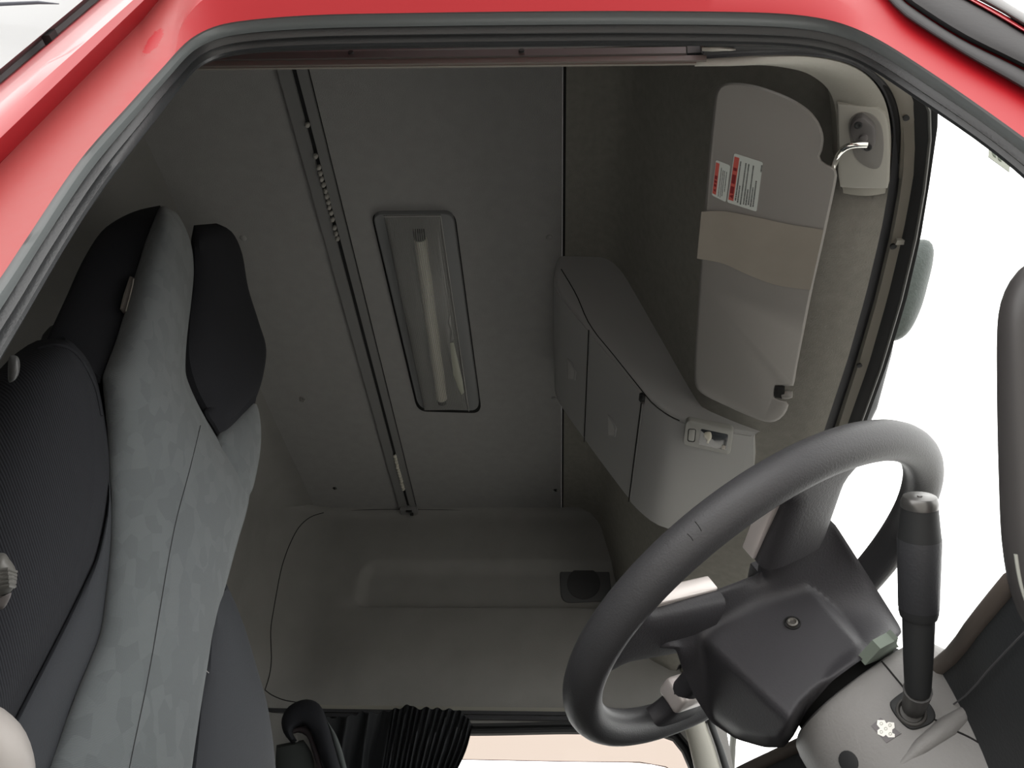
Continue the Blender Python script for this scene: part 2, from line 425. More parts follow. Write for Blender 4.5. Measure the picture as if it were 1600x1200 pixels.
def front_prof(y):
    hx = Hc[0](y); dx = max(0, .60-hx)
    P = [(XS+.004, H), (.09, H), (.135, H-.012), (.165, 1.45), (.19-.05*dx, 1.395), (.266-.2*dx, 1.187), (.340-.45*dx, 1.018), (.385-.6*dx, .990), (.46-.85*dx, .958), (hx-.02, .907), (hx, .905)]
    q = cat([(x, 0, z) for x, z in P], 40)
    k = 1-sstep(.60, .70, y)
    if k > 0:
        P2 = P[:5]+[(.266, 1.19), (.325, 1.09), (.37, 1.045), (hx-.05, 1.01), (hx-.012, .965), (hx, .905)]
        q2 = cat([(x, 0, z) for x, z in P2], 40); q = [lerp(a, b, k) for a, b in zip(q, q2)]
    return [V((v.x, y, v.z)) for v in q]
fr = thing('wall_front', None, None, (.3, 1.44, .9), kind='structure')
fgeo = loft([front_prof(y) for y in YS])
mesh('sloped_front_lining', *fgeo, header_felt, fr)
def strip(a, b, m, nm, par, dz=0):
    return mesh(nm, *loft([[V((Hc[a](y), y, Hz[a])) for y in YH], [V(((Hc[a](y)+Hc[b](y))/2, y, (Hz[a]+Hz[b])/2-dz)) for y in YH], [V((Hc[b](y), y, Hz[b])) for y in YH]]), m, par)
hd = thing('trim_1', None, None, (.5, 1.44, .9), kind='structure')
strip(0, 1, dark_pl, 'header_groove', hd)
strip(1, 2, trim_beige, 'header_bead', hd, .001)
strip(2, 3, mat('header_flange_brown', (.20, .185, .155), .5, .4), 'header_flange', hd)
strip(3, 4, black, 'glass_rubber_edge', hd, .006)
mesh('rubber_ridge', *tube([V((lerp(Hc[3](y), Hc[4](y), .62), y, .876)) for y in YS], .0022, 6), mat('rubber_ridge_grey', (.07, .072, .068), .4), hd)
mesh('header_backing', *loft([[V((Hc[0](y)-.03, y, .945)) for y in YS], [V((Hc[2](y), y, .93)) for y in YS], [V((Hc[4](y)-.004, y, .90)) for y in YS]]), seam_m, hd)
for hx_, hy_ in ((1417,184), (1396,386), (1343,572)):
    P = onZ(hx_, hy_, .8965); mesh('screw_hole', *lathe(P+V((0,0,.004)), P, [(0, .004), (.004, .0048), (.0045, .003)], 12), black, hd)
tb = V(onZ(1413,377,.893)); mesh('glass_clip', *join(box(tb, .012, .004, .003), box(tb+V((.012,-.006,0)), .002, .008, .003)), trim_beige, hd)
# windscreen
yy = [.43+(2.45-.43)*i/30 for i in range(31)]
wsg = loft([[V((Hc[4](y)+.004+.42*t, y+(y-1.44)*.06*t, .88-1.0*t)) for y in yy] for t in [i/8 for i in range(9)]])
w1 = struct('window_1', *wsg, glass)

# near side wall (door side) above the door, and the dark lining behind the B pillar
wr = thing('wall_right', None, None, (-.4, .35, FLOOR), kind='structure')
mesh('upper_lining', *box((-.35, YN+.006, 1.17), .67, .002, .33), lining, wr, smooth=False)
mesh('rear_post_lining', *loft([[V((x, y, z)) for x, y in ((-.395,.352), (-.47,.385), (-.60,.40), (-1.02,.40))] for z in (-.36, .3, .8, 1.5)]), lining2, wr)

# ------------------------------------------------------------------ door opening: red body side and rubber seal
O_px = [(0,435), (40,375), (125,250), (200,165), (250,110), (296,62), (340,40), (400,30), (500,23), (650,20), (800,18), (1000,17), (1200,20), (1290,30), (1360,55), (1450,110), (1600,215)]
I_px = [(0,560), (107,375), (165,290), (235,195), (275,140), (300,112), (336,94), (390,84), (500,79), (650,76), (800,74), (1000,72), (1180,73), (1270,78), (1345,98), (1425,146), (1600,268)]
YO, YI = .30, .352
Oc = [onY(x, y, YO) for x, y in O_px]; Ic = [onY(x, y, YI) for x, y in I_px]
Oc = [V((-.345, YO, -.55)), V((-.342, YO, -.1)), V((-.339, YO, .2))]+Oc+[V((.385, YO, .25)), V((.46, YO, -.05)), V((.55, YO, -.5))]
Ic = [V((-.362, YI, -.55)), V((-.358, YI, -.1)), V((-.355, YI, .2))]+Ic+[V((.395, YI, .25)), V((.465, YI, -.05)), V((.555, YI, -.5))]
NS = 130
def dense(P, n):
    idx = []; out = []
    for i in range(len(P)-1):
        k = 6
        for j in range(k): out.append((i, j/k))
    out.append((len(P)-2, 1.0)); res = []
    for i, t in out:
        a, b, c, d = P[max(i-1, 0)], P[i], P[i+1], P[min(i+2, len(P)-1)]
        l1 = (c-b).length; ma, mb = (c-a)*.5, (d-b)*.5
        if ma.length > l1*1.1: ma = ma*(l1*1.1/ma.length)
        if mb.length > l1*1.1: mb = mb*(l1*1.1/mb.length)
        t2, t3 = t*t, t*t*t
        res.append(b*(2*t3-3*t2+1)+ma*(t3-2*t2+t)+c*(-2*t3+3*t2)+mb*(t3-t2))
    return res
Od, Id = dense(Oc, NS), dense(Ic, NS)
def seal_rows(prof):
    rows = []
    for t, h in prof:
        row = []
        for i in range(len(Od)):
            tg = (Od[min(i+1, len(Od)-1)]-Od[max(i-1, 0)]).normalized(); ac = Id[i]-Od[i]
            n = tg.cross(ac).normalized()
            if n.dot(-Od[i]) < 0: n = -n                     # towards the opening / outside
            row.append(lerp(Od[i], Id[i], t)+n*h)
        rows.append(row)
    return rows
sl = thing('door_seal', 'long dark rubber weatherstrip running round the open driver doorway', 'seal', (0, .33, .7))
mesh('grey_lip', *loft(seal_rows([(-.04,-.004), (-.02,.002), (.03,.0045), (.16,.0045), (.27,.003), (.30,-.004)])), rubber_lip, sl)
mesh('ribbed_bulb', *loft(seal_rows([(.29,-.007), (.33,-.006), (.36,.003), (.385,.0065), (.41,.0065), (.44,.003), (.47,-.006), (.53,-.007), (.56,.002), (.585,.0075), (.62,.009), (.655,.0085), (.69,.005), (.74,-.001), (.80,.003), (.90,.003), (.98,-.001), (1.0,-.012)])), rubber, sl)
# fine ribs on the bulb
rib = seal_rows([(.585, .0078), (.66, .0084)])
# red body around the opening
B2 = []
lineL = lambda z: V((lerp(-.384, -.355, (z-.456)/.26), .29, z))
for i, p in enumerate(Od):
    t = i/(len(Od)-1)
    if p.x < -.325 and p.z < .60: B2.append(lineL(p.z+.10))
    elif p.x < -.24:
        s = (p.x+.33)/.09; s = max(0, min(1, s)); B2.append(V((lerp(-.367, -.28, s), .29, lerp(.72, 1.75, s))))
    elif p.x < .19: B2.append(V((p.x*1.0, .29, 1.75)))
    elif p.z > .55:
        s = max(0, min(1, (p.x-.19)/.095)); B2.append(V((lerp(.19, .345, s), .29, lerp(1.75, .66, s**.35))))
    else: B2.append(V((.348+(.66-(p.z+.09))*.40, .29, p.z+.09)))
lipo = [p*(.29/.30) for p in Od]; tuck = seal_rows([(.10, -.008)])[0]
flat_rows = []
for k in (0, .004, .25, .5, .75, 1):
    if k == 0: flat_rows.append(tuck)
    else: flat_rows.append([lerp(V((p.x, .29, p.z)), b, k if k != .004 else .0) for p, b in zip(lipo, B2)])
    if k == .004:                              # rolled flange of the door header, leaning outwards
        fl = []
        for i, (p, b) in enumerate(zip(lipo, B2)):
            up = max(0, min(1, (p.z-.60)/.07)); d = (b-p); d.y = 0; d = d.normalized()
            fl.append(p+d*.022+V((0,-.022*up,0)))
        flat_rows.append(fl)
        B2 = [V((b.x, lerp(.29, .262, max(0, min(1, (b.z-.70)/.3))), b.z)) for b in B2]
body = thing('trim_2', None, None, (0, .29, 0), kind='structure')
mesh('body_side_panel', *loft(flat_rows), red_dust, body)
# step, ridge and rear edge of the cab corner (all run with the pillar)
def vline(a, b, y, z0=-.6, z1=1.6):
    A, B = onY(*a, y), onY(*b, y); d = (B-A)/(B.z-A.z)
    return lambda z: A+d*(z-A.z)
step1 = vline((0,255), (240,14), .29); step2 = vline((0,216), (222,3), .272); cr1 = vline((0,185), (208,0), .268); cr2 = vline((0,160), (185,0), .272); cr3 = vline((0,135), (160,0), .285); cr4 = vline((0,128), (152,0), .31)
zz = [-.6+2.2*i/30 for i in range(31)]
mesh('corner_ridge', *loft([[f(z) for z in zz] for f in (step1, step2, cr1, cr2, cr3, cr4)]), red, body, smooth=True)
# side fairing behind the cab
fa0 = vline((0,118), (140,0), .30); fa1 = vline((0,108), (130,0), .285)
fz = [-.6, 0, .4, .6, .8, 1.2, 1.6]
fa = thing('side_fairing', 'pale grey fairing panel behind the red cab corner, top left', 'fairing', (-.6, .3, -.6))
rowsF = [[fa0(z)+V((0,.05,0)) for z in fz], [fa0(z) for z in fz], [fa1(z) for z in fz], [fa1(z)+V((-.02,-.004,0)) for z in fz], [fa1(z)+V((-.25,-.03,0)) for z in fz], [fa1(z)+V((-.6,-.03,0)) for z in fz], [fa1(z)+V((-.6,.1,0)) for z in fz]]
mesh('panel', *loft(rowsF), fairing_m, fa)
mesh('rubber_strip', *tube([onY(-60,8,.262), onY(0,6.5,.262), onY(60,4,.262), onY(92,6,.262)], [.0016, .0016, .0014, .0004], 8), mat('fairing_strip_dark', (.06, .065, .085), .6), fa)
pc = onY(80,61,.295); mesh('spacer_clip', *box(pc, .004, .006, .006), vane_m, fa)
# body gap darkness behind the fairing: inner return of the cab corner
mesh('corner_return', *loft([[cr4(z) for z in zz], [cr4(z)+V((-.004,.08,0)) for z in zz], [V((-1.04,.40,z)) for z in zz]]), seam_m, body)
# black outer corner vane on the A pillar
va = thing('corner_vane', 'ribbed grey plastic corner vane along the red pillar, top right', 'vane', (.4, .26, .3))
pv = plane_fn((0,.286,0), (0,-1,0))
def diag(lo, up, h, n=20):
    rows = []
    a, b = cat([(*p, 0) for p in lo], n), cat([(*p, 0) for p in up], n)
    for t in [i/8 for i in range(9)]:
        rows.append([pv(lerp(p.x, q.x, t), lerp(p.y, q.y, t), h*math.sqrt(max(0, 1-(2*t-1)**2))) for p, q in zip(a, b)])
    rows.append([pv(q.x, q.y, -.03) for q in b]); rows.append([pv(p.x, p.y, -.03) for p in a])
    return loft(rows, cv=True)
mesh('lower_rib', *diag([(1340,-50), (1388,0), (1408,22), (1500,82), (1600,140), (1760,240)], [(1370,-50), (1398,-12), (1420,8), (1500,60), (1600,110), (1760,196)], .0045), vane_m, va)
mesh('upper_rib', *diag([(1375,-50), (1400,-12), (1425,9), (1500,57), (1600,106), (1760,192)], [(1450,-50), (1470,-25), (1500,-6), (1555,24), (1600,52), (1760,146)], .007), vane_m, va)
mesh('red_moulding', *diag([(1452,-50), (1472,-25), (1503,-5), (1556,25), (1600,51), (1760,146)], [(1458,-54), (1480,-29), (1510,-9), (1563,19), (1600,42), (1760,134)], .004), red, va)
mesh('dark_rim', *diag([(1458,-54), (1482,-29), (1512,-9), (1564,19), (1600,41), (1760,133)], [(1490,-60), (1520,-30), (1545,-14), (1580,8), (1600,20), (1760,105)], .007), mat('vane_rim_dark', (.07, .068, .066), .5), va)

# ------------------------------------------------------------------ rail above the near doorway
nr = thing('curtain_rail', 'straight pale grey curtain rail above the open driver doorway', 'curtain rail', (-.1, YN, .77))
def zrow(x0, x1, y, yy_): a, b = onY(x0, yy_, y), onY(x1, yy_-10*(x1-x0)/760, y); return a, b
def bar(nm, top0, top1, bot0, bot1, y, dy, m):
    A, B, C, D = onY(*top0, y), onY(*top1, y), onY(*bot1, y), onY(*bot0, y)
    return mesh(nm, *join(([A, B, C, D, A+V((0,dy,0)), B+V((0,dy,0)), C+V((0,dy,0)), D+V((0,dy,0))], [(0,1,2,3), (4,7,6,5), (0,4,5,1), (3,2,6,7), (0,3,7,4), (1,5,6,2)])), m, nr, smooth=False)
rail_b = mat('rail_brown_grey', (.10, .09, .085), .5, .4)
rail_c = mat('rail_warm_grey', (.17, .155, .14), .5, .4)
bar('upper_flange', (270,84), (1072,73), (270,94), (1072,83), .395, .003, rail_b)
bar('shadow_slot', (270,93), (1098,83), (270,98), (1098,87), .398, .003, black)
bar('lower_lip', (250,97), (1104,86), (250,104), (1104,94), .396, .002, rail_c)
bar('lower_edge', (250,103.5), (1088,93.5), (250,108), (1088,99), .398, .002, mat('rail_light_edge', (.22, .21, .185), .5, .4))
bar('end_stop', (1074,72), (1096,72), (1074,83), (1096,82), .396, .003, black)
for q in ((815,79), (548,82)):
    P = onY(*q, .394); mesh('screw', *lathe(P+V((0,.004,0)), P+V((0,-.001,0)), [(0,.0035), (.005,.003)], 12), black, nr)

# corner trim between doorway and windscreen header
cn = thing('trim_3', None, None, (.4, .45, .8), kind='structure')
def zst(P, n=44):
    return cat([onZ(x, y, z) for x, y, z in P], n)
def strip2(a, b, k=6, bul=.01):
    A, B = zst(a), zst(b)
    return loft([[p+V((0,0,.04)) for p in A]]+[[lerp(p, q, t)+V((0,0,-bul*math.sin(math.pi*t))) for p, q in zip(A, B)] for t in [i/k for i in range(k+1)]]+[[q+V((0,0,.03)) for q in B]])
mesh('corner_trim', *strip2([(1085,94,.785), (1140,92,.80), (1200,89,.815), (1260,89,.835), (1310,97,.855), (1345,112,.868), (1370,135,.88), (1385,165,.89), (1392,210,.896), (1390,260,.90), (1383,302,.902)],
                            [(1085,103,.787), (1140,103,.802), (1190,102,.82), (1228,106,.845), (1262,115,.875), (1290,135,.90), (1303,160,.91), (1308,200,.915), (1309,240,.915), (1311,268,.912), (1318,302,.908)], bul=.006), trim_beige, cn)
mesh('bead_backing', *tube(zst([(1335,103,.892), (1352,111,.897), (1380,134,.90), (1394,166,.908), (1400,210,.917), (1396,290,.925)]), .009, 8), seam_m, cn)
mesh('outer_bead', *strip2([(1100,84,.79), (1180,78,.81), (1260,79,.835), (1320,88,.855), (1360,106,.872), (1388,132,.888), (1403,165,.90), (1409,210,.912), (1406,280,.915)],
                           [(1100,92,.79), (1180,87,.812), (1260,87,.836), (1313,95,.857), (1349,111,.872), (1375,136,.885), (1389,166,.893), (1396,210,.90), (1391,280,.905)], bul=-.004), dark_pl, cn)
mesh('upper_channel', *strip2([(1100,72,.785), (1180,68,.805), (1260,70,.83), (1310,74,.845), (1345,86,.86)], [(1100,85,.79), (1180,79,.81), (1260,80,.835), (1320,89,.855), (1352,104,.870)], bul=-.003), black, cn)
mesh('outer_flange', *strip2([(1345,86,.86), (1385,106,.87), (1418,140,.885), (1430,170,.892), (1432,210,.895), (1428,280,.895)],
                             [(1350,102,.868), (1362,109,.873), (1387,133,.887), (1402,165,.898), (1408,210,.905), (1405,280,.91)], bul=.001), mat('header_flange_brown', (.20, .185, .155)), cn)
mesh('end_piece', *strip2([(1097,74,.787), (1120,75,.79), (1150,78,.80)], [(1097,80,.787), (1115,80.5,.79), (1135,79.5,.798)], bul=.001), trim_beige, cn)
_a, _b, _c = onZ(1308,163,.904), onZ(1390,180,.888), onZ(1345,296,.894)
_n = (_b-_a).cross(_c-_a).normalized(); _n = -_n if _n.dot(_a) > 0 else _n
pT = plane_fn(_a, _n)
# ceiling seam dark gap is the space between the boards; rounded front edge of the board
mesh('board_gap', *box((XS+.001, 1.44, H+.006), .004, 1.05, .003), seam_m, cl, smooth=False)

# ------------------------------------------------------------------ ceiling things
rail = thing('ceiling_curtain_rail', 'dark grey slotted curtain rail crossing the ceiling from door to far wall', 'curtain rail', (-.53, 1.5, H-.012))
def railx(y): a, b = onZ(462,112,H), onZ(640,795,H); return lerp(a.x, b.x, (y-a.y)/(b.y-a.y))
y0, y1 = YN+.01, 2.468
def rbar(x0, x1, z0, z1, m, nm): return mesh(nm, *box((0,0,0), 1, 1, 1), m, rail) if False else mesh(nm, [V((railx(y)+x, y, z)) for y in (y0, y1) for x, z in ((x0, z0), (x1, z0), (x1, z1), (x0, z1))], [(0,1,5,4), (1,2,6,5), (2,3,7,6), (3,0,4,7), (0,3,2,1), (4,5,6,7)], m, rail, smooth=False)
rbar(-.034, -.0055, H-.010, H+.001, dark_rail, 'rail_flange')
rbar(.0055, .027, H-.010, H+.001, dark_rail, 'rail_flange')
rbar(-.0056, .0056, H-.003, H+.001, black, 'slot')
rbar(-.0365, -.0345, H-.002, H+.001, seam_m, 'edge_gap')
rbar(.0275, .029, H-.003, H+.001, seam_m, 'edge_gap')
ep = V((railx(2.455), 2.452, H-.012))
mesh('end_cap', *join(rbox(ep, .032, .018, .012, .004)), dark_rail, rail)
mesh('end_clip', *join(box(ep+V((.004,-.014,-.013)), .011, .003, .004), box(ep+V((.012,.004,-.015)), .006, .006, .004)), black, rail)
def runner(y, r, lab, grp, nm):
    c = V((railx(y)+random.uniform(-.001, .001), y, H-.013))
    g = lathe(c+V((0,0,.010)), c+V((0,0,-.01)), [(0, r*.5), (.003, r*.55), (.005, r*.95), (.009, r), (.013, r*.9), (.0155, r*.5), (.016, .0005)], 14)
    o = mesh(nm, *g, white_pl if grp[0] == 'b' else mat('runner_dull', (.36, .35, .32), .5), None)
    return tag(o, lab, 'curtain runner', grp)
ys_up = [(487,195), (499,244), (503,262), (506,271), (508,280), (511,289), (513.5,298.5), (516,307), (518,316), (520,324), (522.5,333), (525,343), (529,356), (531,365), (533,373)]
for k, (x, y) in enumerate(ys_up):
    lab = 'round dull plastic curtain runner in the upper cluster in the ceiling rail'
    if k == 0: lab = 'lone round curtain runner nearest the driver doorway in the ceiling rail'
    elif k == 1: lab = 'second lone curtain runner, just above the upper cluster in the ceiling rail'
    runner(onZ(x, y, H-.012).y, .0056, lab, 'upper cluster of curtain runners' if k > 1 else 'lone curtain runners', 'curtain_runner')
for k in range(13):
    a, b = onZ(624,713,H-.012).y, onZ(634.5,764,H-.012).y
    runner(lerp(a, b, k/12), .0060, 'ivory curtain runner packed in the white row at the far end of the ceiling rail', 'bunched ivory curtain runners', 'curtain_runner')
# ceiling lamp
lp = thing('ceiling_lamp', 'long grey fluorescent ceiling lamp with ribbed clear lens', 'lamp', (-.33, 1.5, H-.03))
ZL = H-.014
def rr_outline(corn, r, z, n=6):
    out = []
    P = [V((*c, 0)) for c in corn]; K = len(P)
    for i in range(K):
        p, a, b = P[i], P[i-1], P[(i+1) % K]; da, db = (a-p).normalized(), (b-p).normalized()
        for k in range(n+1):
            t = k/n; q = p+da*r*(1-t)**2+db*r*t**2
            out.append((q.x, q.y, 0))
    return out
hous = [onZ(q[0], q[1], ZL) for q in rr_outline([(581,335), (708,334), (750,643), (654,640)], 16, 0)]
mesh('housing', *plate(hous, (0,0,-1), .016, .005, .006), lamp_grey, lp)
gap = [onZ(q[0], q[1], H-.001) for q in rr_outline([(579,333), (711,332), (753,646), (652,643)], 16, 0)]
mesh('housing_gap', *plate(gap, (0,0,-1), .006, .0005), seam_m, lp)
ZT = ZL-.001
trayc = [(600,337), (688,336), (730,640), (664,641)]
mesh('tray', *plate([onZ(x, y, ZT) for x, y in trayc], (0,0,-1), .003, .0005), reflector, lp)
a, b = onZ(656,372,ZT-.004), onZ(690,622,ZT-.004)
d = (b-a).normalized()
mesh('tube_light', *tube([a, b], .017, 18), tube_white, lp)
mesh('tube_cap', *tube([a-d*.025, a], .0145, 18), black, lp); mesh('tube_cap', *tube([b, b+d*.02], .0145, 18), black, lp)
# lens: shallow ribbed cover
ln = []
c0, c1, c2, c3 = [onZ(x, y, ZL-.002) for x, y in ((599,336), (689,335), (733,640), (662,641))]
def lensrow(s):
    A, B = lerp(c0, c3, s), lerp(c1, c2, s); row = []
    for j in range(25):
        t = j/24; z = .022*min(1, math.sqrt(max(0, 1-(2*t-1)**6)))*min(1, 14*min(s, 1-s)+.02)
        row.append(lerp(A, B, t)+V((0,0,-z)))
    return row
mesh('lens', *loft([lensrow(s) for s in (0, .006, .03, .07, .15, .3, .5, .7, .85, .93, .97, .994, 1)]), lens_m, lp)
mesh('lens_rim', *tube([p_+V((0,0,-.007)) for p_ in (c0, c1)], .0007, 6), mat('lens_rim_bright', (.55, .55, .53), .3), lp)
mesh('lens_rim', *tube([p_+V((0,0,-.007)) for p_ in (c1, c2)], .0007, 6), mat('lens_rim_bright', (.55, .55, .53), .3), lp)
pn = plane_fn((0,0,ZL-.0245), (0,0,-1))
mesh('peeling_film', *plate([pn(x, y) for x, y in ((703,536), (709,535), (716,566), (723,596), (725,614), (721,617), (716,607), (708,585))], (0,0,-1), .0006, .0002), mat('peeling_film_pale', (.42, .43, .36), .4), lp)
mesh('film_flake', *plate([pn(x, y) for x, y in ((700,505), (704,492), (705,510), (709,530), (703,534), (706,520))], (0,0,-1), .0006, .0002), mat('film_flake_pale', (.26, .265, .25), .4), lp)
# clips
def ceil_clip(x, y, lab, r=.0085):
    c = onZ(x, y, H); o = mesh('trim_clip', *lathe(c+V((0,0,.002)), c-V((0,0,1)), [(0, r), (.003, r), (.0048, r*.75), (.0055, r*.3)], 16), lining, None)
    return tag(o, lab, 'clip')
ceil_clip(380,372,'small round grey trim clip on the ceiling above the black headrest wing')
ceil_clip(858,371,'small round grey trim clip near the seam, above the overhead console')
ceil_clip(865,622,'dusty round trim clip beside the seam, level with the lamp end', .007)
cb = onZ(472,622,H)
o = mesh('coat_hook', *join(lathe(cb+V((0,0,.002)), cb-V((0,0,1)), [(0,.008), (.004,.008), (.006,.006)], 14), tube([cb+V((-.004,0,-.004)), cb+V((-.002,0,-.012)), cb+V((.008,0,-.013)), cb+V((.011,0,-.007))], .003, 8)), lining2, None)
tag(o, 'small grey ceiling hook right of the black headrest wing', 'hook')
def frayed(x, y, lab):
    c = onZ(x, y, H); t = thing('trim_clip', lab, 'clip', c)
    mesh('socket', *lathe(c+V((0,0,.001)), c-V((0,0,1)), [(0,.008), (.0025,.0075), (.003,.004)], 14), seam_m, t)
    g = []
    for k in range(7):
        a = random.uniform(0, 6.28); g.append(tube([c+V((math.cos(a)*.004, math.sin(a)*.004, -.003)), c+V((math.cos(a)*.012, math.sin(a)*.014, -.006))], .0006, 5))
    mesh('frayed_fibre', *join(*g), mat('fibre_pale', (.3, .3, .28), .8), t)
frayed(523,763,'open dark clip hole in the ceiling left of the rail end'); frayed(868,766,'frayed clip hole in the ceiling beside the seam, far end')
# speaker on the far wall
sp = thing('speaker', 'dark rounded speaker grille set in the far side wall', 'speaker', onY(915,912,YF))
ps = plane_fn((0,YF+.024,0), (0,-1,0))
mesh('speaker_plate', *plate([ps(q[0], q[1], .0) for q in rr_outline([(874,881), (951,879), (957,938), (877,942)], 16, 0)], (0,-1,0), .012, .004), mat('speaker_dark', (.085, .088, .09), .6), sp)
mesh('speaker_cone_grille', *plate([ps(912+26*math.cos(a), 911+25*math.sin(a), .003) for a in [2*math.pi*k/32 for k in range(32)]], (0,-1,0), .004, .002), mat('speaker_grille', (.05, .051, .053), .7, bump=(900, .6)), sp)

# ------------------------------------------------------------------ overhead console
cs = thing('overhead_console', 'grey overhead console with lidded pockets hanging in the middle of the sloped front roof', 'console', (.25, 1.48, .9))
Y0c, Y1c = 1.26, 1.70
CP = [(.016,1.494), (.006,1.44), (.018,1.375), (.086,1.243), (.192,1.055), (.225,1.012), (.255,.985), (.30,.967), (.345,.955), (.380,.948), (.405,.942)]
cpn = cat([(x, 0, z) for x, z in CP], 40)
def cprof(y, sh=0., top=0.):
    # sh: pull the skin inward for the rounded end
    q = []
    for i, p in enumerate(cpn):
        a, b = cpn[max(i-1, 0)], cpn[min(i+1, 39)]; t = (b-a).normalized(); n = V((t.z, 0, -t.x))*-1
        if n.x > 0 and n.z > 0: n = -n
        inn = V((-t.z, 0, t.x))
        stretch = 0 if y < 1.28 else .075*(y-1.26)/.44*max(0, (p.x-.2)/.21)
        q.append(V((p.x+stretch, y, p.z))+V((.93,0,.36))*sh)
    back = [(.410, .951), (.365, 1.0), (.276, 1.187), (.20, 1.40), (.145, 1.492)]
    return q+[V((x+(0 if y < 1.3 else .03), y, z)) for x, z in back]
rows = [cprof(Y0c+.0, .016), cprof(Y0c+.002, .006), cprof(Y0c+.007, .001), cprof(Y0c+.015, 0)]+[cprof(y) for y in (1.4, 1.55, 1.66)]+[cprof(Y1c-.012, .004), cprof(Y1c, .02)]
cgeo = loft(rows, cu=True, caps=True)
mesh('console_body', *cgeo, console_pl, cs); ct = bvh(cgeo)
def door(i0, i1, ya, yb, nm, m=console_pl, off=.0022):
    """lid following the console's rear face between profile samples"""
    idx = [i0+(i1-i0)*k/10 for k in range(11)]; rows = []
    def pp(f):
        i = int(f); i = min(i, 38); t = f-i; p = lerp(cpn[i], cpn[i+1], t); tt = (cpn[i+1]-cpn[i]).normalized(); return p, V((-abs(tt.z), 0, -abs(tt.x)))
    ring = []
    for y, o in ((ya, -.004), (ya, off*.6), (ya+.002, off), (yb-.002, off), (yb, off*.6), (yb, -.004)):
        ring.append([V((0,y,0))+pp(f)[0]+pp(f)[1]*(o if 0 < k < 10 else min(o, off*.4)) for k, f in enumerate(idx)])
    return mesh(nm, *loft(ring), m, cs)
def fidx(x):   # profile sample where the console reaches X = x on the rear face
    for i in range(8, 39):
        if cpn[i+1].x >= x: return i+(x-cpn[i].x)/(cpn[i+1].x-cpn[i].x)
    return 38
ls = [door(3, fidx(.083), Y0c+.012, Y1c-.015, 'lid'), door(fidx(.088), fidx(.190), Y0c+.012, Y1c-.015, 'lid'), ]
lamp_pan = door(fidx(.1945), fidx(.400), Y0c+.012, Y1c-.008, 'lower_panel', console_pl, .0018)
edge_hi = mat('lid_edge_light', (.30, .30, .30), .4)
for x in (.0855, .1922):
    f = fidx(x); p = cpn[int(f)]
    mesh('lid_gap', *tube([V((x-.002, y, lerp(cpn[int(f)].z, cpn[int(f)+1].z, f-int(f))-.002)) for y in (Y0c+.004, Y0c+.03, 1.5, Y1c-.005)], .0013, 6), seam_m, cs)
    mesh('lid_edge', *tube([V((x+.001, y, lerp(cpn[int(f)].z, cpn[int(f)+1].z, f-int(f))-.0035)) for y in (Y0c+.014, Y0c+.03, 1.5, Y1c-.016)], .0009, 6), edge_hi, cs)
mesh('end_gap', *seam(ct, [(877,421), (900,460), (922,508), (960,556), (1003,610), (1020,630), (1042,647), (1062,657)], .0012, off=.0008), seam_m, cs)
def latch(x, y):
    p, n = hit(ct, x, y); up = V((0,1,0)); s = up.cross(n).normalized()
    g = [hit(ct, a, b, .004)[0] for a, b in ((x-7,y-18), (x+1,y-10), (x+7,y+4), (x+5,y+17), (x-6,y+17))]
    h = mesh('latch', *plate(g, n, .003, .002), console_pl, cs)
    g2 = [hit(ct, a, b, .0046)[0] for a, b in ((x-6,y-15), (x-1,y-9), (x+4,y+2), (x+3,y+14), (x-5,y+14))]
    mesh('latch_grip', *plate(g2, n, .002, .001), mat('latch_grip_highlight', (.40, .40, .39), .4), h)  # the grip's highlight is put into its paler colour
latch(895,577); latch(958,665)
p, n = hit(ct, 1005, 621, .003); mesh('lid_damper', *rbox(p, .007, .012, .004, .002, (n.cross(V((0,1,0))).normalized(), V((0,1,0)), n)), black, cs)
p2, n2 = hit(ct, 1008, 627, .005); mesh('damper_pin', *lathe(p2, p2+n2, [(0,.003), (.003,.003), (.004,.001)], 10), bolt_m, cs)
# reading lamp in the console
pl_, nl = hit(ct, 1106, 683); 
def onc(x, y, o): return hit(ct, x, y, o)[0]
nl = (nl*.8+V((0,0,-1))*.2).normalized(); pfl = plane_fn(pl_+nl*.007, nl)
ml = thing('reading_lamp', 'small rectangular reading lamp with push button in the overhead console', 'lamp', pl_)
mesh('lamp_frame', *plate([pfl(q[0], q[1], .005) for q in rr_outline([(1072,657), (1147,672), (1141,712), (1066,695)], 8, 0)], nl, .012, .003), mat('lamp_frame_grey', (.25, .25, .235), .45, .4), ml)
mesh('window', *plate([pfl(q[0], q[1], .0054) for q in rr_outline([(1095,670), (1138,679), (1135,704), (1091,695)], 3, 0)], nl, .002, .0006), mat('lamp_window_dark', (.025, .028, .032), .12, .6), ml)
mesh('bulb', *puff([(1101,676), (1110,675), (1112,684), (1108,690), (1107,693), (1104,692), (1104,688), (1100,683)], lambda x, y, w=0.: pfl(x, y, .0056+w), .002, .001, n=20), mat('small_bulb', (.42, .40, .33), .3), ml)
mesh('lens_flash', *plate([pfl(x, y, .0058) for x, y in ((1128,695), (1134,697), (1133,703), (1127,702))], nl, .001, .0003), mat('lamp_reflector_bit', (.3, .27, .24), .4), ml)
mesh('button_gap', *plate([pfl(q[0], q[1], .0052) for q in rr_outline([(1075,669.5), (1088,670.5), (1086,691.5), (1073.5,690)], 4, 0)], nl, .002, .0005), seam_m, ml)
mesh('push_button', *plate([pfl(q[0], q[1], .0065) for q in rr_outline([(1076.5,671), (1086.5,672), (1084.5,690), (1075,688.5)], 3, 0)], nl, .002, .0008), mat('lamp_frame_grey', (.25, .25, .235)), ml)

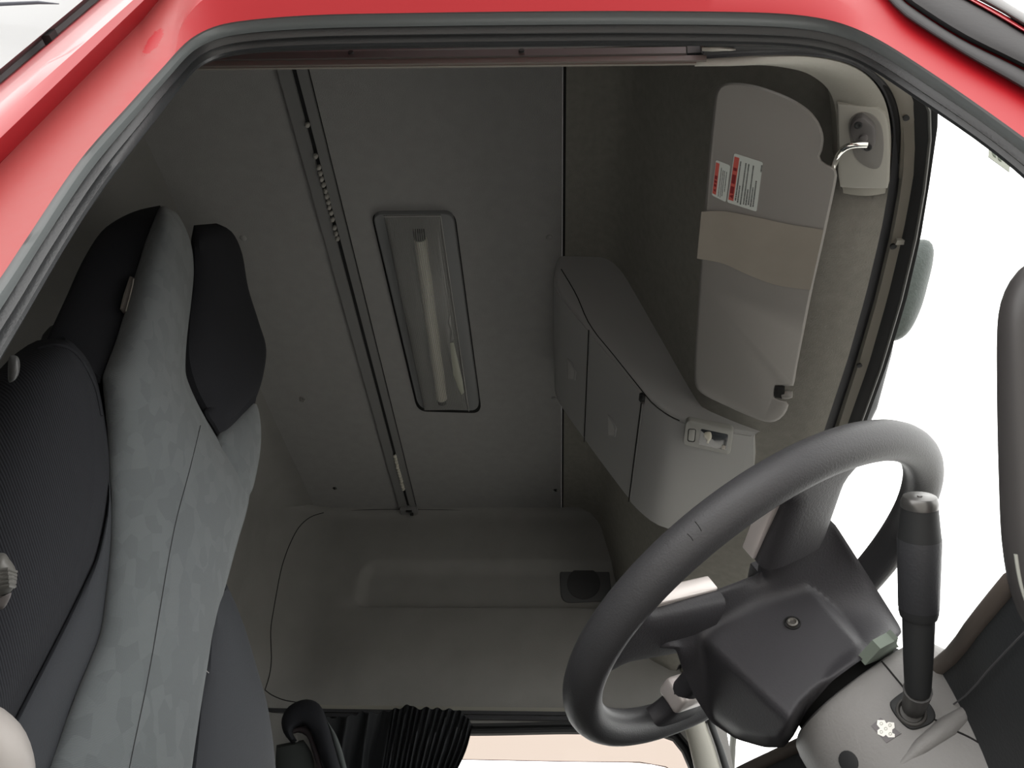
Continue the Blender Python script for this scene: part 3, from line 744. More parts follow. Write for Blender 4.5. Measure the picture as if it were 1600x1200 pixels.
# ------------------------------------------------------------------ sun visor
vs_ = thing('sun_visor', 'folded grey vinyl sun visor with two warning stickers', 'sun visor', (.3, .85, .9))
vn = V((.22-.395, 0, .935-.885)); vn = V((-(.935-.885), 0, -(.395-.22))).normalized()
pvz = plane_fn((.395,.8,.885), vn)
VO = [(1116,160), (1119,143), (1128,132), (1145,129), (1170,131), (1200,139), (1235,153), (1263,171), (1280,192), (1287,214), (1285,234), (1281,246), (1288,254), (1301,260), (1308,270), (1305,292), (1296,335), (1285,385), (1270,450), (1256,520), (1246,570), (1240,602), (1232,604), (1213,603), (1211,612), (1212,622), (1224,625), (1232,629), (1230,640), (1222,652), (1210,659), (1196,659), (1170,650), (1130,632), (1100,617), (1089,607), (1085,594), (1086,550), (1091,470), (1098,370), (1106,260)]
def visor_geo():
    Q = [p for p in VO]; cx, cy = 1190, 395; rows = []
    Qd = cat([(*p, 0) for p in Q], 150, True)
    # inset along the image normal
    def ins(d):
        out = []
        for i, q in enumerate(Qd):
            a, b = Qd[i-1], Qd[(i+1) % 150]; t = (b-a); t.normalize(); nn = V((-t.y, t.x, 0)); out.append(q+nn*d)
        return out
    sgn = 1
    rows.append([pvz(q.x, q.y, -.022) for q in ins(4)])
    for d, w in ((0, -.016), (-.0, -.010), (0, -.006), (1.5, -.002), (4, .0)): rows.append([pvz(q.x, q.y, w) for q in ins(d)])
    return rows
rows = visor_geo()
vg = loft(rows, cu=True, caps=True)
mesh('visor_body', *vg, visor_v, vs_)
# clear band wrapped round it
BL = [(1113,334), (1108,380), (1107,412)]; BR = [(1287,358), (1277,410), (1263,452)]
band_top = cat([(1096,331,0), (1130,330,0), (1180,339,0), (1230,350,0), (1287,359,0)], 20); band_bot = cat([(1089,404,0), (1130,412,0), (1170,430,0), (1215,446,0), (1266,453,0)], 20)
mesh('clear_band', *loft([[pvz(lerp(a.x, b.x, t), lerp(a.y, b.y, t), .0016) for a, b in zip(band_top, band_bot)] for t in (0, .25, .5, .75, 1)]+[[pvz(b.x, b.y, -.001) for b in band_bot]]), visor_tape, vs_)
# far end pivot pin
mesh('pivot_recess', *plate([pvz(x, y, .0006) for x, y in ((1211,604), (1226,606), (1225,624), (1210,621))], vn, .004, .0005), seam_m, vs_)
mesh('pivot_pin', *tube([pvz(1222,617,-.004), pvz(1232,616,-.004), pvz(1238,616,-.004)], [.007, .0085, .006], 14), visor_v, vs_)
# stickers
def sticker(nm, C, red_w, lab, lines, tri, parent, smudge):
    a, b, c, d = [V((*q, 0)) for q in C]     # top-left, top-right, bottom-right, bottom-left in the photo
    def P(u, v): q = lerp(lerp(a, b, u), lerp(d, c, u), v); return (q.x, q.y)
    t = thing(nm, lab, 'sticker', pvz(*P(.5, .5), .001))
    oc = rr_outline([P(0,0), P(1,0), P(1,1), P(0,1)], 3, 0, 3)
    mesh('paper', *plate([pvz(q[0], q[1], .0006) for q in oc], vn, .001, .0001), paper, t, smooth=False)
    q = lambda u0, v0, u1, v1, w: plate([pvz(*P(u0, v0), w), pvz(*P(u1, v0), w), pvz(*P(u1, v1), w), pvz(*P(u0, v1), w)], vn, .0003, .00005)
    mesh('red_stripe', *q(.03, .06, red_w, .94, .0008), red_print, t, smooth=False)
    mesh('warning_triangle', *plate([pvz(*P(red_w*.22, tri), .001), pvz(*P(red_w*.85, tri-.045), .001), pvz(*P(red_w*.85, tri+.045), .001)], vn, .0003, .00005), dred_print, t, smooth=False)
    g = []
    for v0, v1 in smudge: g.append(q(red_w*.25, v0, red_w*.85, v1, .001))
    mesh('heading_print', *join(*g), dred_print, t, smooth=False)
    g = []
    for u, v0, v1 in lines:
        v = v0
        while v < v1:
            s = random.uniform(.012, .03); g.append(q(u, v, u+.045, min(v1, v+s), .0008)); v += s+random.uniform(.004, .012)
    mesh('small_print', *join(*g), ink, t, smooth=False)
    return t
sticker('warning_sticker', [(1118.5,250), (1141,259), (1134,316), (1112,305)], .28, 'smaller red striped warning sticker near the visor edge',
        [(.42,.15,.95), (.55,.20,.95), (.66,.2,.9), (.80,.2,.75)], .83, vs_, [(.42,.52), (.56,.62), (.66,.73)])
sticker('warning_sticker', [(1147,239.5), (1192,254), (1182,331), (1136,316)], .20, 'larger red striped warning sticker, right of the small one on the visor',
        [(.24,.12,.92), (.32,.60,.95), (.42,.12,.96), (.52,.12,.94), (.60,.62,.94), (.68,.12,.92), (.76,.55,.94), (.84,.40,.93), (.955,.06,.2)], .86, vs_, [(.28,.34), (.42,.6), (.66,.8)])
# visor bracket on the corner trim
br = thing('visor_bracket', 'grey visor mounting bracket with bent chrome rod in the corner trim', 'bracket', pT(1350,215))
bo = .005
PB = lambda x, y, w=0.: pT(x, y, bo+w)
nb = (PB(1390,180)-PB(1310,180)).cross(PB(1310,290)-PB(1310,180)).normalized()
if nb.dot(PB(1350,200)) > 0: nb = -nb
mesh('bracket_plate', *plate([PB(*p) for p in ((1308,163), (1330,164), (1372,169), (1384,180), (1390,205), (1391,250), (1390,285), (1387,296), (1340,296), (1312,294), (1308,270), (1310,230))], nb, .02, .004), mat('bracket_plate_grey', (.30, .295, .265), .5), br)
mesh('pocket', *plate([PB(*p, .0015) for p in cat([(1326,205,0), (1329,186,0), (1345,176,0), (1365,181,0), (1378,200,0), (1381,235,0), (1374,262,0), (1356,262,0), (1336,245,0)], 40, True) for p in [(p.x, p.y)]], nb, .003, .001), mat('bracket_pocket', (.15, .145, .135), .55), br)
base_o = [(1328,212), (1329,198), (1336,188), (1347,184), (1356,190), (1366,200), (1369,215), (1366,232), (1356,238), (1346,236), (1336,226)]
mesh('pivot_base', *plate([PB(q.x, q.y, .012) for q in cat([(*p, 0) for p in base_o], 44, True)], nb, .012, .004), mat('pivot_base_dark', (.085, .08, .08), .5), br)
for x, y in ((1341,196), (1356,231)):
    p = PB(x, y, .0125); mesh('screw', *join(lathe(p, p+nb, [(-.002,.0048), (.0006,.0048), (.001,.003), (.0004,.0022)], 16)), black, br)
p = PB(1349,215,.012); mesh('pivot_boss', *lathe(p, p+nb, [(0,.0055), (.004,.005), (.005,.003)], 16), mat('pivot_base_dark', (.085, .08, .08)), br)
rodp = [PB(1354,226,.018), PB(1340,226,.021), PB(1327,228,.022), PB(1317,234,.020), PB(1309,244,.014), PB(1304,255,.004)]+[pvz(1301,263,-.008)]
mesh('chrome_rod', *tube(cat(rodp, 24), .0042, 12), chrome, br)

# ------------------------------------------------------------------ steering wheel
CW = V((.23, .826, .387)); wt, wu = .515, .17
WN = V((-math.sin(wt)*math.cos(wu), math.sin(wt)*math.sin(wu), math.cos(wt))).normalized()
E1 = WN.cross(V((0,1,0))).normalized(); E2 = WN.cross(E1)
def wp(a, r, o=0.): a = math.radians(a); return CW+(E1*math.cos(a)+E2*math.sin(a))*r+WN*o
RR = .232
sw = thing('steering_wheel', 'large dark grey four spoke steering wheel seen from below', 'steering wheel', CW)
rows = []
for k in range(120):
    a = 360*k/120; c = wp(a, RR); e = (wp(a, RR+.1)-c).normalized()
    tr = .0205
    rows.append([c+e*(tr*math.cos(b))+WN*(tr*1.02*math.sin(b)) for b in [2*math.pi*j/20 for j in range(20)]])
rimg = loft(rows, cu=True, cv=True); mesh('rim', *rimg, wheel_m, sw); rim_t = bvh(rimg)
mesh('rim_seam', *join(seam(rim_t, [(1086,815), (1093,824), (1096,830)], .0004, 6), seam(rim_t, [(1074,834), (1080,840), (1083,845)], .0004, 6)), seam_m, sw)
ROT = -16
def spoke(a, w0, w1, o0, o1, nm):
    ax = wp(a, 1)-CW; tn = (wp(a+90, 1)-CW); rows = []
    for k in range(15):
        s = k/14; r = .10+(RR-.004-.10)*s
        fl = sstep(.62, 1.0, s); w = lerp(w0, w1, s)+.030*fl*fl; th = lerp(.015, .0145, s); oc = lerp(o0, o1, s)
        rows.append([CW+ax*r+tn*(w*math.copysign(abs(math.cos(b))**.55, math.cos(b)))+WN*(oc+th*math.copysign(abs(math.sin(b))**.7, math.sin(b))) for b in [2*math.pi*j/24 for j in range(24)]])
    return mesh(nm, *loft(rows, cu=True, caps=True), hub_m, sw)
s1 = spoke(98, .042, .035, -.008, 0, 'spoke'); s2 = spoke(27, .042, .035, -.008, 0, 'spoke'); s3 = spoke(-60, .036, .028, -.008, 0, 'spoke'); s4 = spoke(-131, .036, .030, -.008, 0, 'spoke')
def sect(o, a1, a2, ex, n=48, c1=0., c2=0.):
    rows = []
    for j in range(n):
        b = 2*math.pi*j/n; x = a1*math.copysign(abs(math.cos(b))**(2/ex), math.cos(b)); y = a2*math.copysign(abs(math.sin(b))**(2/ex), math.sin(b))
        r = math.radians(ROT); rows.append(CW+WN*o+E1*(c1+x*math.cos(r)-y*math.sin(r))+E2*(c2+x*math.sin(r)+y*math.cos(r)))
    return rows
def hp_(x, y, o): return onp(x, y, WN, WN.dot(CW+WN*o))
HL = [(1193,862,-.003), (1196,838,-.003), (1235,818,-.005), (1298,808,-.012), (1355,897,-.055), (1411,986,-.115), (1396,1004,-.124), (1345,1031,-.129), (1300,1064,-.130), (1262,1108,-.130), (1240,1150,-.129), (1225,1168,-.127), (1195,1168,-.118), (1150,1155,-.096), (1110,1128,-.068), (1085,1088,-.050), (1066,1045,-.032), (1056,1014,-.025), (1028,1012,-.018), (1045,965,-.01), (1062,945,-.005), (1120,925,-.005), (1190,898,-.005)]
# the cover is modelled as a smooth union of a base dish and a raised three sided block
HA = 168; _hl = []
for i in range(len(HL)):
    a, b = HL[i], HL[(i+1) % len(HL)]
    for k in range(8): _hl.append((lerp(a[0], b[0], k/8), lerp(a[1], b[1], k/8), lerp(a[2], b[2], k/8)))
def _sm(L):
    n = len(L); return [tuple((L[i-1][k]+2*L[i][k]+L[(i+1) % n][k])/4 for k in range(3)) for i in range(n)]
_hl = _sm(_sm(_hl)); HA = len(_hl)
HCx, HCy = 1236, 1004
def dep(x, y, n, d): return d/ray(x, y).dot(n)
def pln(A, B, C):
    n = (B-A).cross(C-A).normalized(); return n, n.dot(A)
pa_, pc_, p8_ = hp_(1112,1010,-.040), hp_(1246,922,-.034), hp_(1300,1064,-.130)
P2 = pln(pa_, pc_, p8_)
on2 = lambda x, y: onp(x, y, *P2)
P3 = pln(on2(1112,1010), on2(1232,1122), hp_(1095,1095,-.050))
P4 = pln(on2(1262,915), on2(1350,1016), hp_(1372,955,-.040))
def smax(a, b, k):
    h = max(k-abs(a-b), 0)/k; return max(a, b)+h*h*k*.25
def smin(a, b, k): return -smax(-a, -b, k)
rows = []; tb = [dep(x, y, WN, WN.dot(CW+WN*o)) for x, y, o in _hl]
tc = dep(HCx, HCy, WN, WN.dot(CW-WN*.034))
NR = 44
for r in range(1, NR+1):
    k = 1-(1-r/NR)**1.3 if r < NR else 1; row = []
    for i, (x, y, o) in enumerate(_hl):
        X, Y = lerp(HCx, x, k), lerp(HCy, y, k)
        ws = [(1/((X-q[0])**2+(Y-q[1])**2+4)**1.3, tq) for q, tq in zip(_hl, tb)]; dm = math.sqrt(min((X-q[0])**2+(Y-q[1])**2 for q in _hl))
        w0 = 14/(70.0**2)**1.3
        plate_t = (sum(a*b for a, b in ws)+w0*.87)/(sum(a for a, b in ws)+w0)
        blk = smax(smax(dep(X, Y, *P2), dep(X, Y, *P3), .014), dep(X, Y, *P4), .014)
        t = smin(plate_t, blk, .012)
        t = lerp(t, tb[i], math.exp(-(dm/9)**2)) if r < NR else tb[i]
        row.append(ray(X, Y)*t)
    rows.append(row)
hv, hf = loft(rows, cu=True)
hf = [q for q in hf]; hv = list(hv)
c0_ = len(hv); hv.append(ray(HCx, HCy)*smin(.87, smax(smax(dep(HCx, HCy, *P2), dep(HCx, HCy, *P3), .014), dep(HCx, HCy, *P4), .014), .012))
for i in range(HA): hf.append((c0_, i, (i+1) % HA))
hub_vis = (list(hv), list(hf))
last = (NR-1)*HA; prev = last
for off_, sc_ in ((.003, .98), (.006, .80), (.008, .38), (None, .38)):
    nb_ = len(hv)
    for i in range(HA):
        p = hv[last+i]; q = p-CW; h = q.dot(WN); ql = q-WN*h
        hv.append(CW+ql*sc_+WN*(h+off_ if off_ is not None else max(.012, h+.02)))
    for i in range(HA): hf.append((prev+i, prev+(i+1) % HA, nb_+(i+1) % HA, nb_+i))
    prev = nb_
hv.append(CW+WN*.022)
for i in range(HA): hf.append((prev+i, prev+(i+1) % HA, len(hv)-1))
ho = mesh('hub_rear_cover', hv, hf, hub_m, sw)
ho.data.shade_smooth()
hub_t = bvh(hub_vis)
p, n = hit(hub_t, 1238, 974, .0012)
mesh('screw_recess', *lathe(p-n*.004, p+n, [(0,.0078), (.0042,.0082), (.0045,.007), (.001,.0065)], 20), seam_m, sw)
mesh('hub_screw', *lathe(p-n*.003, p+n, [(0,.0055), (.0045,.0055), (.0052,.004), (.0035,.0025)], 18), bolt_m, sw)
# silver trims at the spoke edges
def edge_trim(a, side, r0, r1, w, o, nm, hw=.004, hh=.009):
    ax = wp(a, 1)-CW; tn = (wp(a+90*side, 1)-CW)
    A, B = CW+ax*r0+tn*w+WN*o, CW+ax*r1+tn*w+WN*o
    d = (B-A); L = d.length/2
    return mesh(nm, *rbox((A+B)/2, L, hw, hh, .002, (d.normalized(), tn, WN)), silver, sw)
edge_trim(27, 1, .10, .196, .040, .006, 'silver_edge'); edge_trim(98, -1, .10, .192, .040, .006, 'silver_edge')
ax = wp(-60, 1)-CW; tn = wp(30, 1)-CW
mesh('silver_cap', *rbox(CW+ax*.170+WN*-.002, .014, .032, .018, .005, (ax, tn, WN)), silver, sw)

# ------------------------------------------------------------------ steering column, lever
sc = thing('steering_column', 'grey moulded steering column cover behind the wheel hub', 'steering column', CW+WN*-.6)
colg = loft([sect(-.137, .060, .060, 2.4, c1=-.012), sect(-.136, .078, .076, 2.5, c1=-.013), sect(-.139, .083, .081, 2.6, c1=-.014), sect(-.145, .086, .084, 2.6, c1=-.015), sect(-.16, .090, .088, 2.7, c1=-.017), sect(-.20, .094, .092, 2.8, c1=-.018), sect(-.24, .10, .097, 3, c1=-.018), sect(-.29, .105, .10, 3, c1=-.018), sect(-.40, .11, .11, 3, c1=-.03), sect(-.70, .10, .10, 3, c1=-.12)], cu=True, caps=True)
mesh('column_cover', *colg, col_m, sc); col_t = bvh(colg)
mesh('gap_sleeve', *loft([sect(-.10, .056, .056, 2.2, c1=-.006), sect(-.128, .064, .062, 2.2, c1=-.010), sect(-.15, .068, .066, 2.2, c1=-.012)], cu=True, caps=True), seam_m, sc)
mesh('torn_foam', *plate([onp(x, y, WN, WN.dot(CW-WN*.134)) for x, y in ((1352,1040), (1376,1014), (1398,1002), (1404,997), (1402,1006), (1405,1011), (1397,1014), (1396,1021), (1378,1030))], -WN, .010, .001), mat('foam_pale_green', (.16, .19, .16), .9), sc)
mesh('cover_seam', *join(seam(col_t, [(1371,1026), (1385,1042), (1400,1060), (1415,1078)], .0009), seam(col_t, [(1460,1124), (1485,1138), (1520,1155), (1550,1175), (1572,1196)], .0009)), seam_m, sc)
P, N_ = hit(col_t, 1427, 1108)
pfc = plane_fn(P, N_)
mesh('lever_socket', *plate([pfc(q.x, q.y, .0025) for q in cat([(1416,1077,0), (1432,1080,0), (1450,1095,0), (1461,1112,0), (1460,1124,0), (1448,1133,0), (1428,1139,0), (1415,1134,0), (1400,1118,0), (1391,1103,0), (1392,1094,0)], 44, True)], N_, .012, .002), black, sc)
mesh('socket_ring', *lathe(pfc(1424,1113,.003), pfc(1424,1113,.003)+N_, [(0,.0125), (.003,.012), (.004,.0105), (.001,.009)], 28), mat('socket_grey', (.06, .058, .055), .5), sc)
q, qn = hit(col_t, 1326, 1190, .0005); mesh('screw_hole', *lathe(q-qn*.003, q+qn, [(0,.009), (.0035,.009), (.004,.007)], 18), black, sc)
# ridge moulding on the column
mesh('moulded_ridge', *tube([hit(col_t, x, y, -.003)[0] for x, y in ((1405,1195), (1440,1165), (1480,1135), (1515,1108))], [.003, .007, .009, .006], 12), col_m, sc)
st, sn = hit(col_t, 1384, 1139); pst = plane_fn(st, sn)
stk = thing('cross_sticker', 'white cross shaped five dot sticker on a grey backing on the steering column', 'sticker', st)
mesh('backing', *plate([pst(x, y, .0006) for x, y in ((1361,1134), (1376,1121), (1408,1146), (1385,1161))], sn, .001, .0002), mat('sticker_backing_grey', (.13, .12, .125), .6), stk, smooth=False)
arms = [(1370,1132), (1371,1125), (1382,1125), (1385,1130), (1388,1128), (1397,1129), (1398,1137), (1394,1140), (1394,1145), (1398,1147), (1398,1152), (1388,1152), (1384,1148), (1382,1150), (1380,1151), (1371,1147), (1371,1141), (1375,1138)]
mesh('white_cross', *plate([pst(x, y, .001) for x, y in arms], sn, .001, .0001), mat('sticker_white', (.85, .84, .80), .5), stk, smooth=False)
g = []
for x, y in ((1377,1130.5), (1390.5,1133), (1384,1138.5), (1377,1143.5), (1391,1146.5)):
    g.append(tube([pst(x+2.2*math.cos(a), y+2.2*math.sin(a), .0012) for a in [2*math.pi*k/12 for k in range(13)]], .0003, 5))
mesh('dot_print', *join(*g), mat('dot_print_grey', (.45, .45, .40), .6), stk)
lv = thing('column_lever', 'thick black stalk lever with metal end cap standing up from the column', 'lever', P)
A = P+N_*.004; A2 = at(1434, 1084, (P.dot(FW))*.955); T = at(1437, 776, .62)
ax = (T-A2); L = ax.length; B2_ = A2
px_r = lambda dep, w: w/2/F*dep
dA, dT = A2.dot(FW), T.dot(FW)
prof = []
for s, wpx in ((0, 34), (.03, 38), (.20, 43), (.40, 47), (.405, 53), (.43, 57), (.80, 63), (.82, 61), (.93, 54), (.955, 53)):
    prof.append((s*L, px_r(lerp(dA, dT, s), wpx)))
mesh('stalk', *lathe(A2, T, prof, 28), black, lv)
mesh('stalk_neck', *tube([A, lerp(A, A2, .6), A2+ax*.02], [.0095, .010, .0115], 16), mat('stalk_neck_grey', (.035, .034, .033), .5), lv)
mesh('grip_sleeve', *lathe(A2, T, [(.45*L, px_r(lerp(dA, dT, .45), 57.6)), (.452*L, px_r(lerp(dA, dT, .45), 58.4)), (.78*L, px_r(lerp(dA, dT, .78), 63.6)), (.80*L, px_r(lerp(dA, dT, .8), 63))], 28), dark_pl, lv)
mesh('end_cap', *lathe(A2, T, [(.95*L, px_r(dT, 54)), (.975*L, px_r(dT, 54.5)), (1.0*L, px_r(dT, 48)), (1.002*L, px_r(dT, 46)), (1.001*L, .002), (1.006*L, .0018)], 28), mat('lever_cap_metal', (.12, .118, .115), .3, metal=.7), lv)

# ------------------------------------------------------------------ dashboard
ds = thing('dashboard', 'black dashboard hood behind the steering column, below the windscreen', 'dashboard', (.5, 1.2, FLOOR))
dl = [onZ(x, y, .27) for x, y in ((1232,1172), (1340,1120), (1470,1040), (1530,970), (1590,900))]
dl = [V((.16,1.9,.27)), V((.19,1.4,.27)), V((.22,1.15,.27))]+dl+[V((.345,.525,.268))]
dl = sorted(dl, key=lambda v: -v.y); dc = cat(dl, 50)
dc[0].y = 2.4
lip = mat('dash_lip_brown', (.085, .07, .06), .5)
dashp = mat('dash_black', (.022, .024, .026), .55, .4, bump=(300, .2))
mesh('hood_lip', *tube(dc, .0075, 10), lip, ds)
mesh('hood_face', *loft([[v+V((0,0,0)) for v in dc], [v+V((.004,0,-.05)) for v in dc], [v+V((.01,0,-.2)) for v in dc], [v+V((.06,0,-.4)) for v in dc], [V((v.x+.1, v.y, FLOOR)) for v in dc]]), dashp, ds)
mesh('dash_top', *loft([[v for v in dc], [v+V((.2,0,.01)) for v in dc], [V((.86+min(0, (v.y-1.2)*.1), v.y, .1)) for v in dc], [V((.9, v.y, FLOOR)) for v in dc]]), dashp, ds)
mesh('hood_stitch', *tube([v+V((-.0012,0,-.035)) for v in dc], .0008, 6), mat('dash_line', (.07, .07, .075), .5), ds)

# ------------------------------------------------------------------ driver seat
phi, rec = math.radians(20), math.radians(12)
O = onY(250, 900, .88)
SF = V((math.cos(phi), -math.sin(phi), 0)); SL = V((math.sin(phi), math.cos(phi), 0))
SN = (SF*math.cos(rec)+V((0,0,1))*math.sin(rec)).normalized(); SU = SN.cross(SL)
if SU.z < 0: SU = -SU
sp_ = plane_fn(O, SN)
seat = thing('driver_seat', 'high backed driver seat with grey patterned centre and black bolsters', 'seat', V((O.x-.05, O.y, FLOOR)))
GL = [(250,323), (232,365), (214,420), (197,480), (178,540), (160,592), (167,680), (171,745), (173,800), (172,850), (166,915), (158,980), (145,1020), (118,1085), (75,1200), (36,1300)]
GR = [(258,323), (285,345), (302,395), (301,455), (293,520), (290,580), (312,635), (345,692), (377,702), (407,692), (403,735), (394,765), (372,845), (350,922), (334,982), (322,1050), (310,1120), (300,1200), (290,1300)]
SPR = [((250,323),(256,322)), ((243,338),(278,335)), ((232,365),(297,375)), ((214,420),(303,420)), ((197,480),(299,470)), ((180,535),(292,530)), ((166,572),(290,580)), ((160,592),(298,607)), ((164,640),(318,648)), ((168,690),(345,692)), ((171,745),(385,742)), ((173,775),(390,770)), ((173,800),(385,800)), ((172,850),(371,848)), ((166,915),(352,918)), ((158,980),(334,982)), ((145,1020),(326,1030)), ((118,1085),(317,1085)), ((75,1200),(300,1200)), ((36,1300),(290,1300))]
def centre():
    D = 5; rows = []; P = []
    for i in range(len(SPR)-1):
        for k in range(D): P.append((i, k/D))
    P.append((len(SPR)-2, 1.0)); n = len(P)
    def cr_(side, i, t):
        g = lambda k: V((*SPR[max(0, min(len(SPR)-1, k))][side], 0)); a, b, c, d = g(i-1), g(i), g(i+1), g(i+2)
        l = (c-b).length; ma, mb = (c-a)*.5, (d-b)*.5
        if ma.length > l: ma = ma*(l/ma.length)
        if mb.length > l: mb = mb*(l/mb.length)
        t2, t3 = t*t, t*t*t; return b*(2*t3-3*t2+1)+ma*(t3-2*t2+t)+c*(-2*t3+3*t2)+mb*(t3-t2)
    for q, (i, t) in enumerate(P):
        L, R = cr_(0, i, t), cr_(1, i, t); s_ = q/(n-1); e = min(1, math.sqrt(s_/.08)) if s_ < .08 else 1
        bul = lerp(.048, .030, sstep(.35, .55, s_))*e; row = []
        for j in range(17):
            u = .5-.5*math.cos(math.pi*j/16); x, y = lerp(L.x, R.x, u), lerp(L.y, R.y, u)
            row.append(sp_(x, y, .006+bul*max(0, 1-(2*u-1)**2)**.6))
        for u in (.95, .6, .4, .05): row.append(sp_(lerp(L.x, R.x, u), lerp(L.y, R.y, u), -.10*max(e, .2)))
        rows.append(row)
    return loft(rows, cu=True, caps=True)
gc = centre()
ctr = mesh('centre_panel', *gc, seat_grey, seat)
gt_ = bvh(gc)
mesh('centre_seam', *seam(gt_, [(313,665), (296,735), (276,810), (262,880), (251,945), (240,1010), (227,1080), (210,1160), (196,1230)], .0006, 40, .0002), mat('seam_thread_dark', (.03, .032, .034), .9), ctr)
# black head sides
hs = pad([(250,321), (214,329), (180,345), (155,366), (128,410), (103,465), (80,515), (72,535)], [(252,324), (232,365), (214,420), (197,480), (180,538), (166,572), (158,592), (156,600)], sp_, .012, .10, wL=-.05, wR=.004, n=30, round_ends=.05)
mesh('head_side', *hs, seat_blk2, seat)
hs_t = bvh(hs)
fw_ = pad([(303,352), (298,380), (296,440), (288,500), (284,560), (296,610), (322,655), (343,690)], [(338,349), (362,362), (378,395), (388,450), (404,502), (416,545), (410,592), (398,628)], lambda x, y, w=0.: sp_(x, y, w-.015), .035, .10, n=34, round_ends=.10)
fw2 = puff([(345,692), (330,668), (318,640), (350,600), (392,600), (400,625), (386,652), (366,679), (352,691)], lambda x, y, w=0.: sp_(x, y, w-.005), .02, .08)
mesh('head_wing', *join(fw_, fw2), seat_blk2, seat)
# far shoulder
fsg = puff([(338,690), (346,672), (366,655), (384,640), (399,630), (405,645), (408,672), (407,702), (401,738), (392,770), (372,790), (352,740)], lambda x, y, w=0.: sp_(x, y, w+.004), .016, .09)
mesh('shoulder_bolster', *fsg, seat_grey, seat)
# near bolster, ribbed
nbL = [(58,532), (30,548), (-10,590), (-60,690), (-95,800), (-115,950), (-130,1100), (-140,1310)]
nbR = [(100,527), (126,547), (151,592), (167,680), (171,740), (168,790), (152,865), (135,905), (95,985), (30,1110), (-15,1200), (-60,1310)]
nbg = pad(nbL, nbR, sp_, .06, .14, n=44, wL=-.05, wR=.018, round_ends=.10)
mesh('side_bolster', *nbg, seat_blk, seat); nb_t = bvh(nbg)
ib = pad([(170,742), (168,790), (152,865), (135,905), (95,985), (30,1110), (-15,1200), (-60,1310)], [(172,760), (174,810), (172,860), (166,920), (157,985), (143,1025), (112,1100), (78,1200), (36,1310)], sp_, .014, .10, n=34, wL=.018, wR=.012, round_ends=.08)
mesh('inner_bolster', *ib, seat_side, seat)
mesh('bolster_piping', *seam(nb_t, [(60,545), (80,540), (102,543), (122,557), (139,585), (150,612), (158,650)], .0028, 24), seat_blk2, seat)
# far lower bolster
fbg = pad([(330,940), (318,1010), (308,1080), (298,1160), (290,1230), (285,1310)], [(352,908), (378,968), (402,1045), (419,1108), (430,1190), (438,1310)], lambda x, y, w=0.: sp_(x, y, w-.02), .03, .12, n=28, round_ends=.06)
mesh('side_bolster', *fbg, seat_side, seat)
fz_ = [hit(bvh(fbg), x, y, .003)[0] for x, y in ((316,1050), (320,1049), (324,1050), (327,1053))]
mesh('loose_thread', *join(tube(fz_, .0006, 5), tube([fz_[1], fz_[2]+V((0,0,-.004))], .0005, 5)), mat('thread_pale', (.5, .5, .48), .8), seat)
# side tag
p, n = hit(hs_t, 200, 463); pt = plane_fn(p, n)
tg = mesh('fabric_tag', *plate([pt(x, y, .006) for x, y in ((206,432), (210,434), (203,470), (197,491), (191,483), (196,462))], n, .003, .001), mat('tag_brown', (.10, .088, .08), .8), seat)
mesh('tag_script', *tube([pt(x, y, .0068) for x, y in ((209,436), (207.3,446), (205.5,453), (203.7,460), (202,467), (200.5,472), (198.5,480), (197,486))], .0008, 6), mat('tag_thread_white', (.6, .58, .52), .7), seat)
# back shell, cushion and base (below the frame)
def sloc(u, v, w_): return O+SL*u+SU*v+SN*w_
cu0 = O+SU*-.42
mesh('back_shell', *rbox(sloc(.0, .0, -.13), .17, .42, .025, .02, (SL, SU, SN)), dark_pl, seat)
ccen = V((O.x, O.y, -.02))+SF*.26-SL*.06+V((0,0,-.02))
mesh('cushion', *rbox(ccen, .27, .25, .07, .05, (SF, SL, V((0,0,1)))), seat_grey, seat)
mesh('pedestal', *rbox(V((ccen.x-.03, ccen.y, (FLOOR+ccen.z-.07)/2)), .20, .19, (ccen.z-.07-FLOOR)/2+.003, .02, (SF, SL, V((0,0,1)))), dark_pl, seat)

# ------------------------------------------------------------------ things at the left edge
kn = thing('belt_guide', 'ribbed grey seat belt guide knob at the left edge beside the black bolster', 'seat belt guide', at(2, 900, .62))
pk = plane_fn(at(2, 900, .62), -FW)
mesh('knob', *puff([(-40,880), (-20,866), (6,864), (15,874), (24,888), (26,905), (22,918), (8,930), (-30,930)], pk, .014, .015), mat('knob_grey', (.11, .108, .10), .4), kn)
mesh('knob_rib', *join(*[tube([pk(-10+k, 893+7*k*.9, .012), pk(12+k*.5, 889+7*k*.9, .013), pk(25-k*.6, 894+7*k*.8, .004)], .0016, 6) for k in range(5)]), mat('knob_grey', (.11, .108, .10)), kn)
mesh('strap_end', *puff([(-30,925), (8,930), (18,926), (12,942), (3,952), (-30,955)], pk, .006, .012), mat('knob_dark', (.10, .09, .088), .5), kn)
hk = mesh('pillar_anchor', *puff([(14,558), (26,556), (31,565), (30,582), (23,594), (13,596)], plane_fn(at(25, 575, .60), -FW), .008, .02), mat('anchor_grey', (.05, .05, .05), .4), None)
tag(hk, 'small grey anchor cover peeping out beside the door seal', 'anchor cover')
arm = mesh('armrest', *puff([(-160,1110), (-60,1085), (-10,1099), (18,1117), (38,1140), (51,1172), (56,1210), (48,1300), (-60,1360), (-160,1330)], plane_fn(at(0, 1170, .50), -FW), .03, .05), pale_pl, None)
tag(arm, 'pale grey rounded armrest end at the bottom left corner', 'armrest')

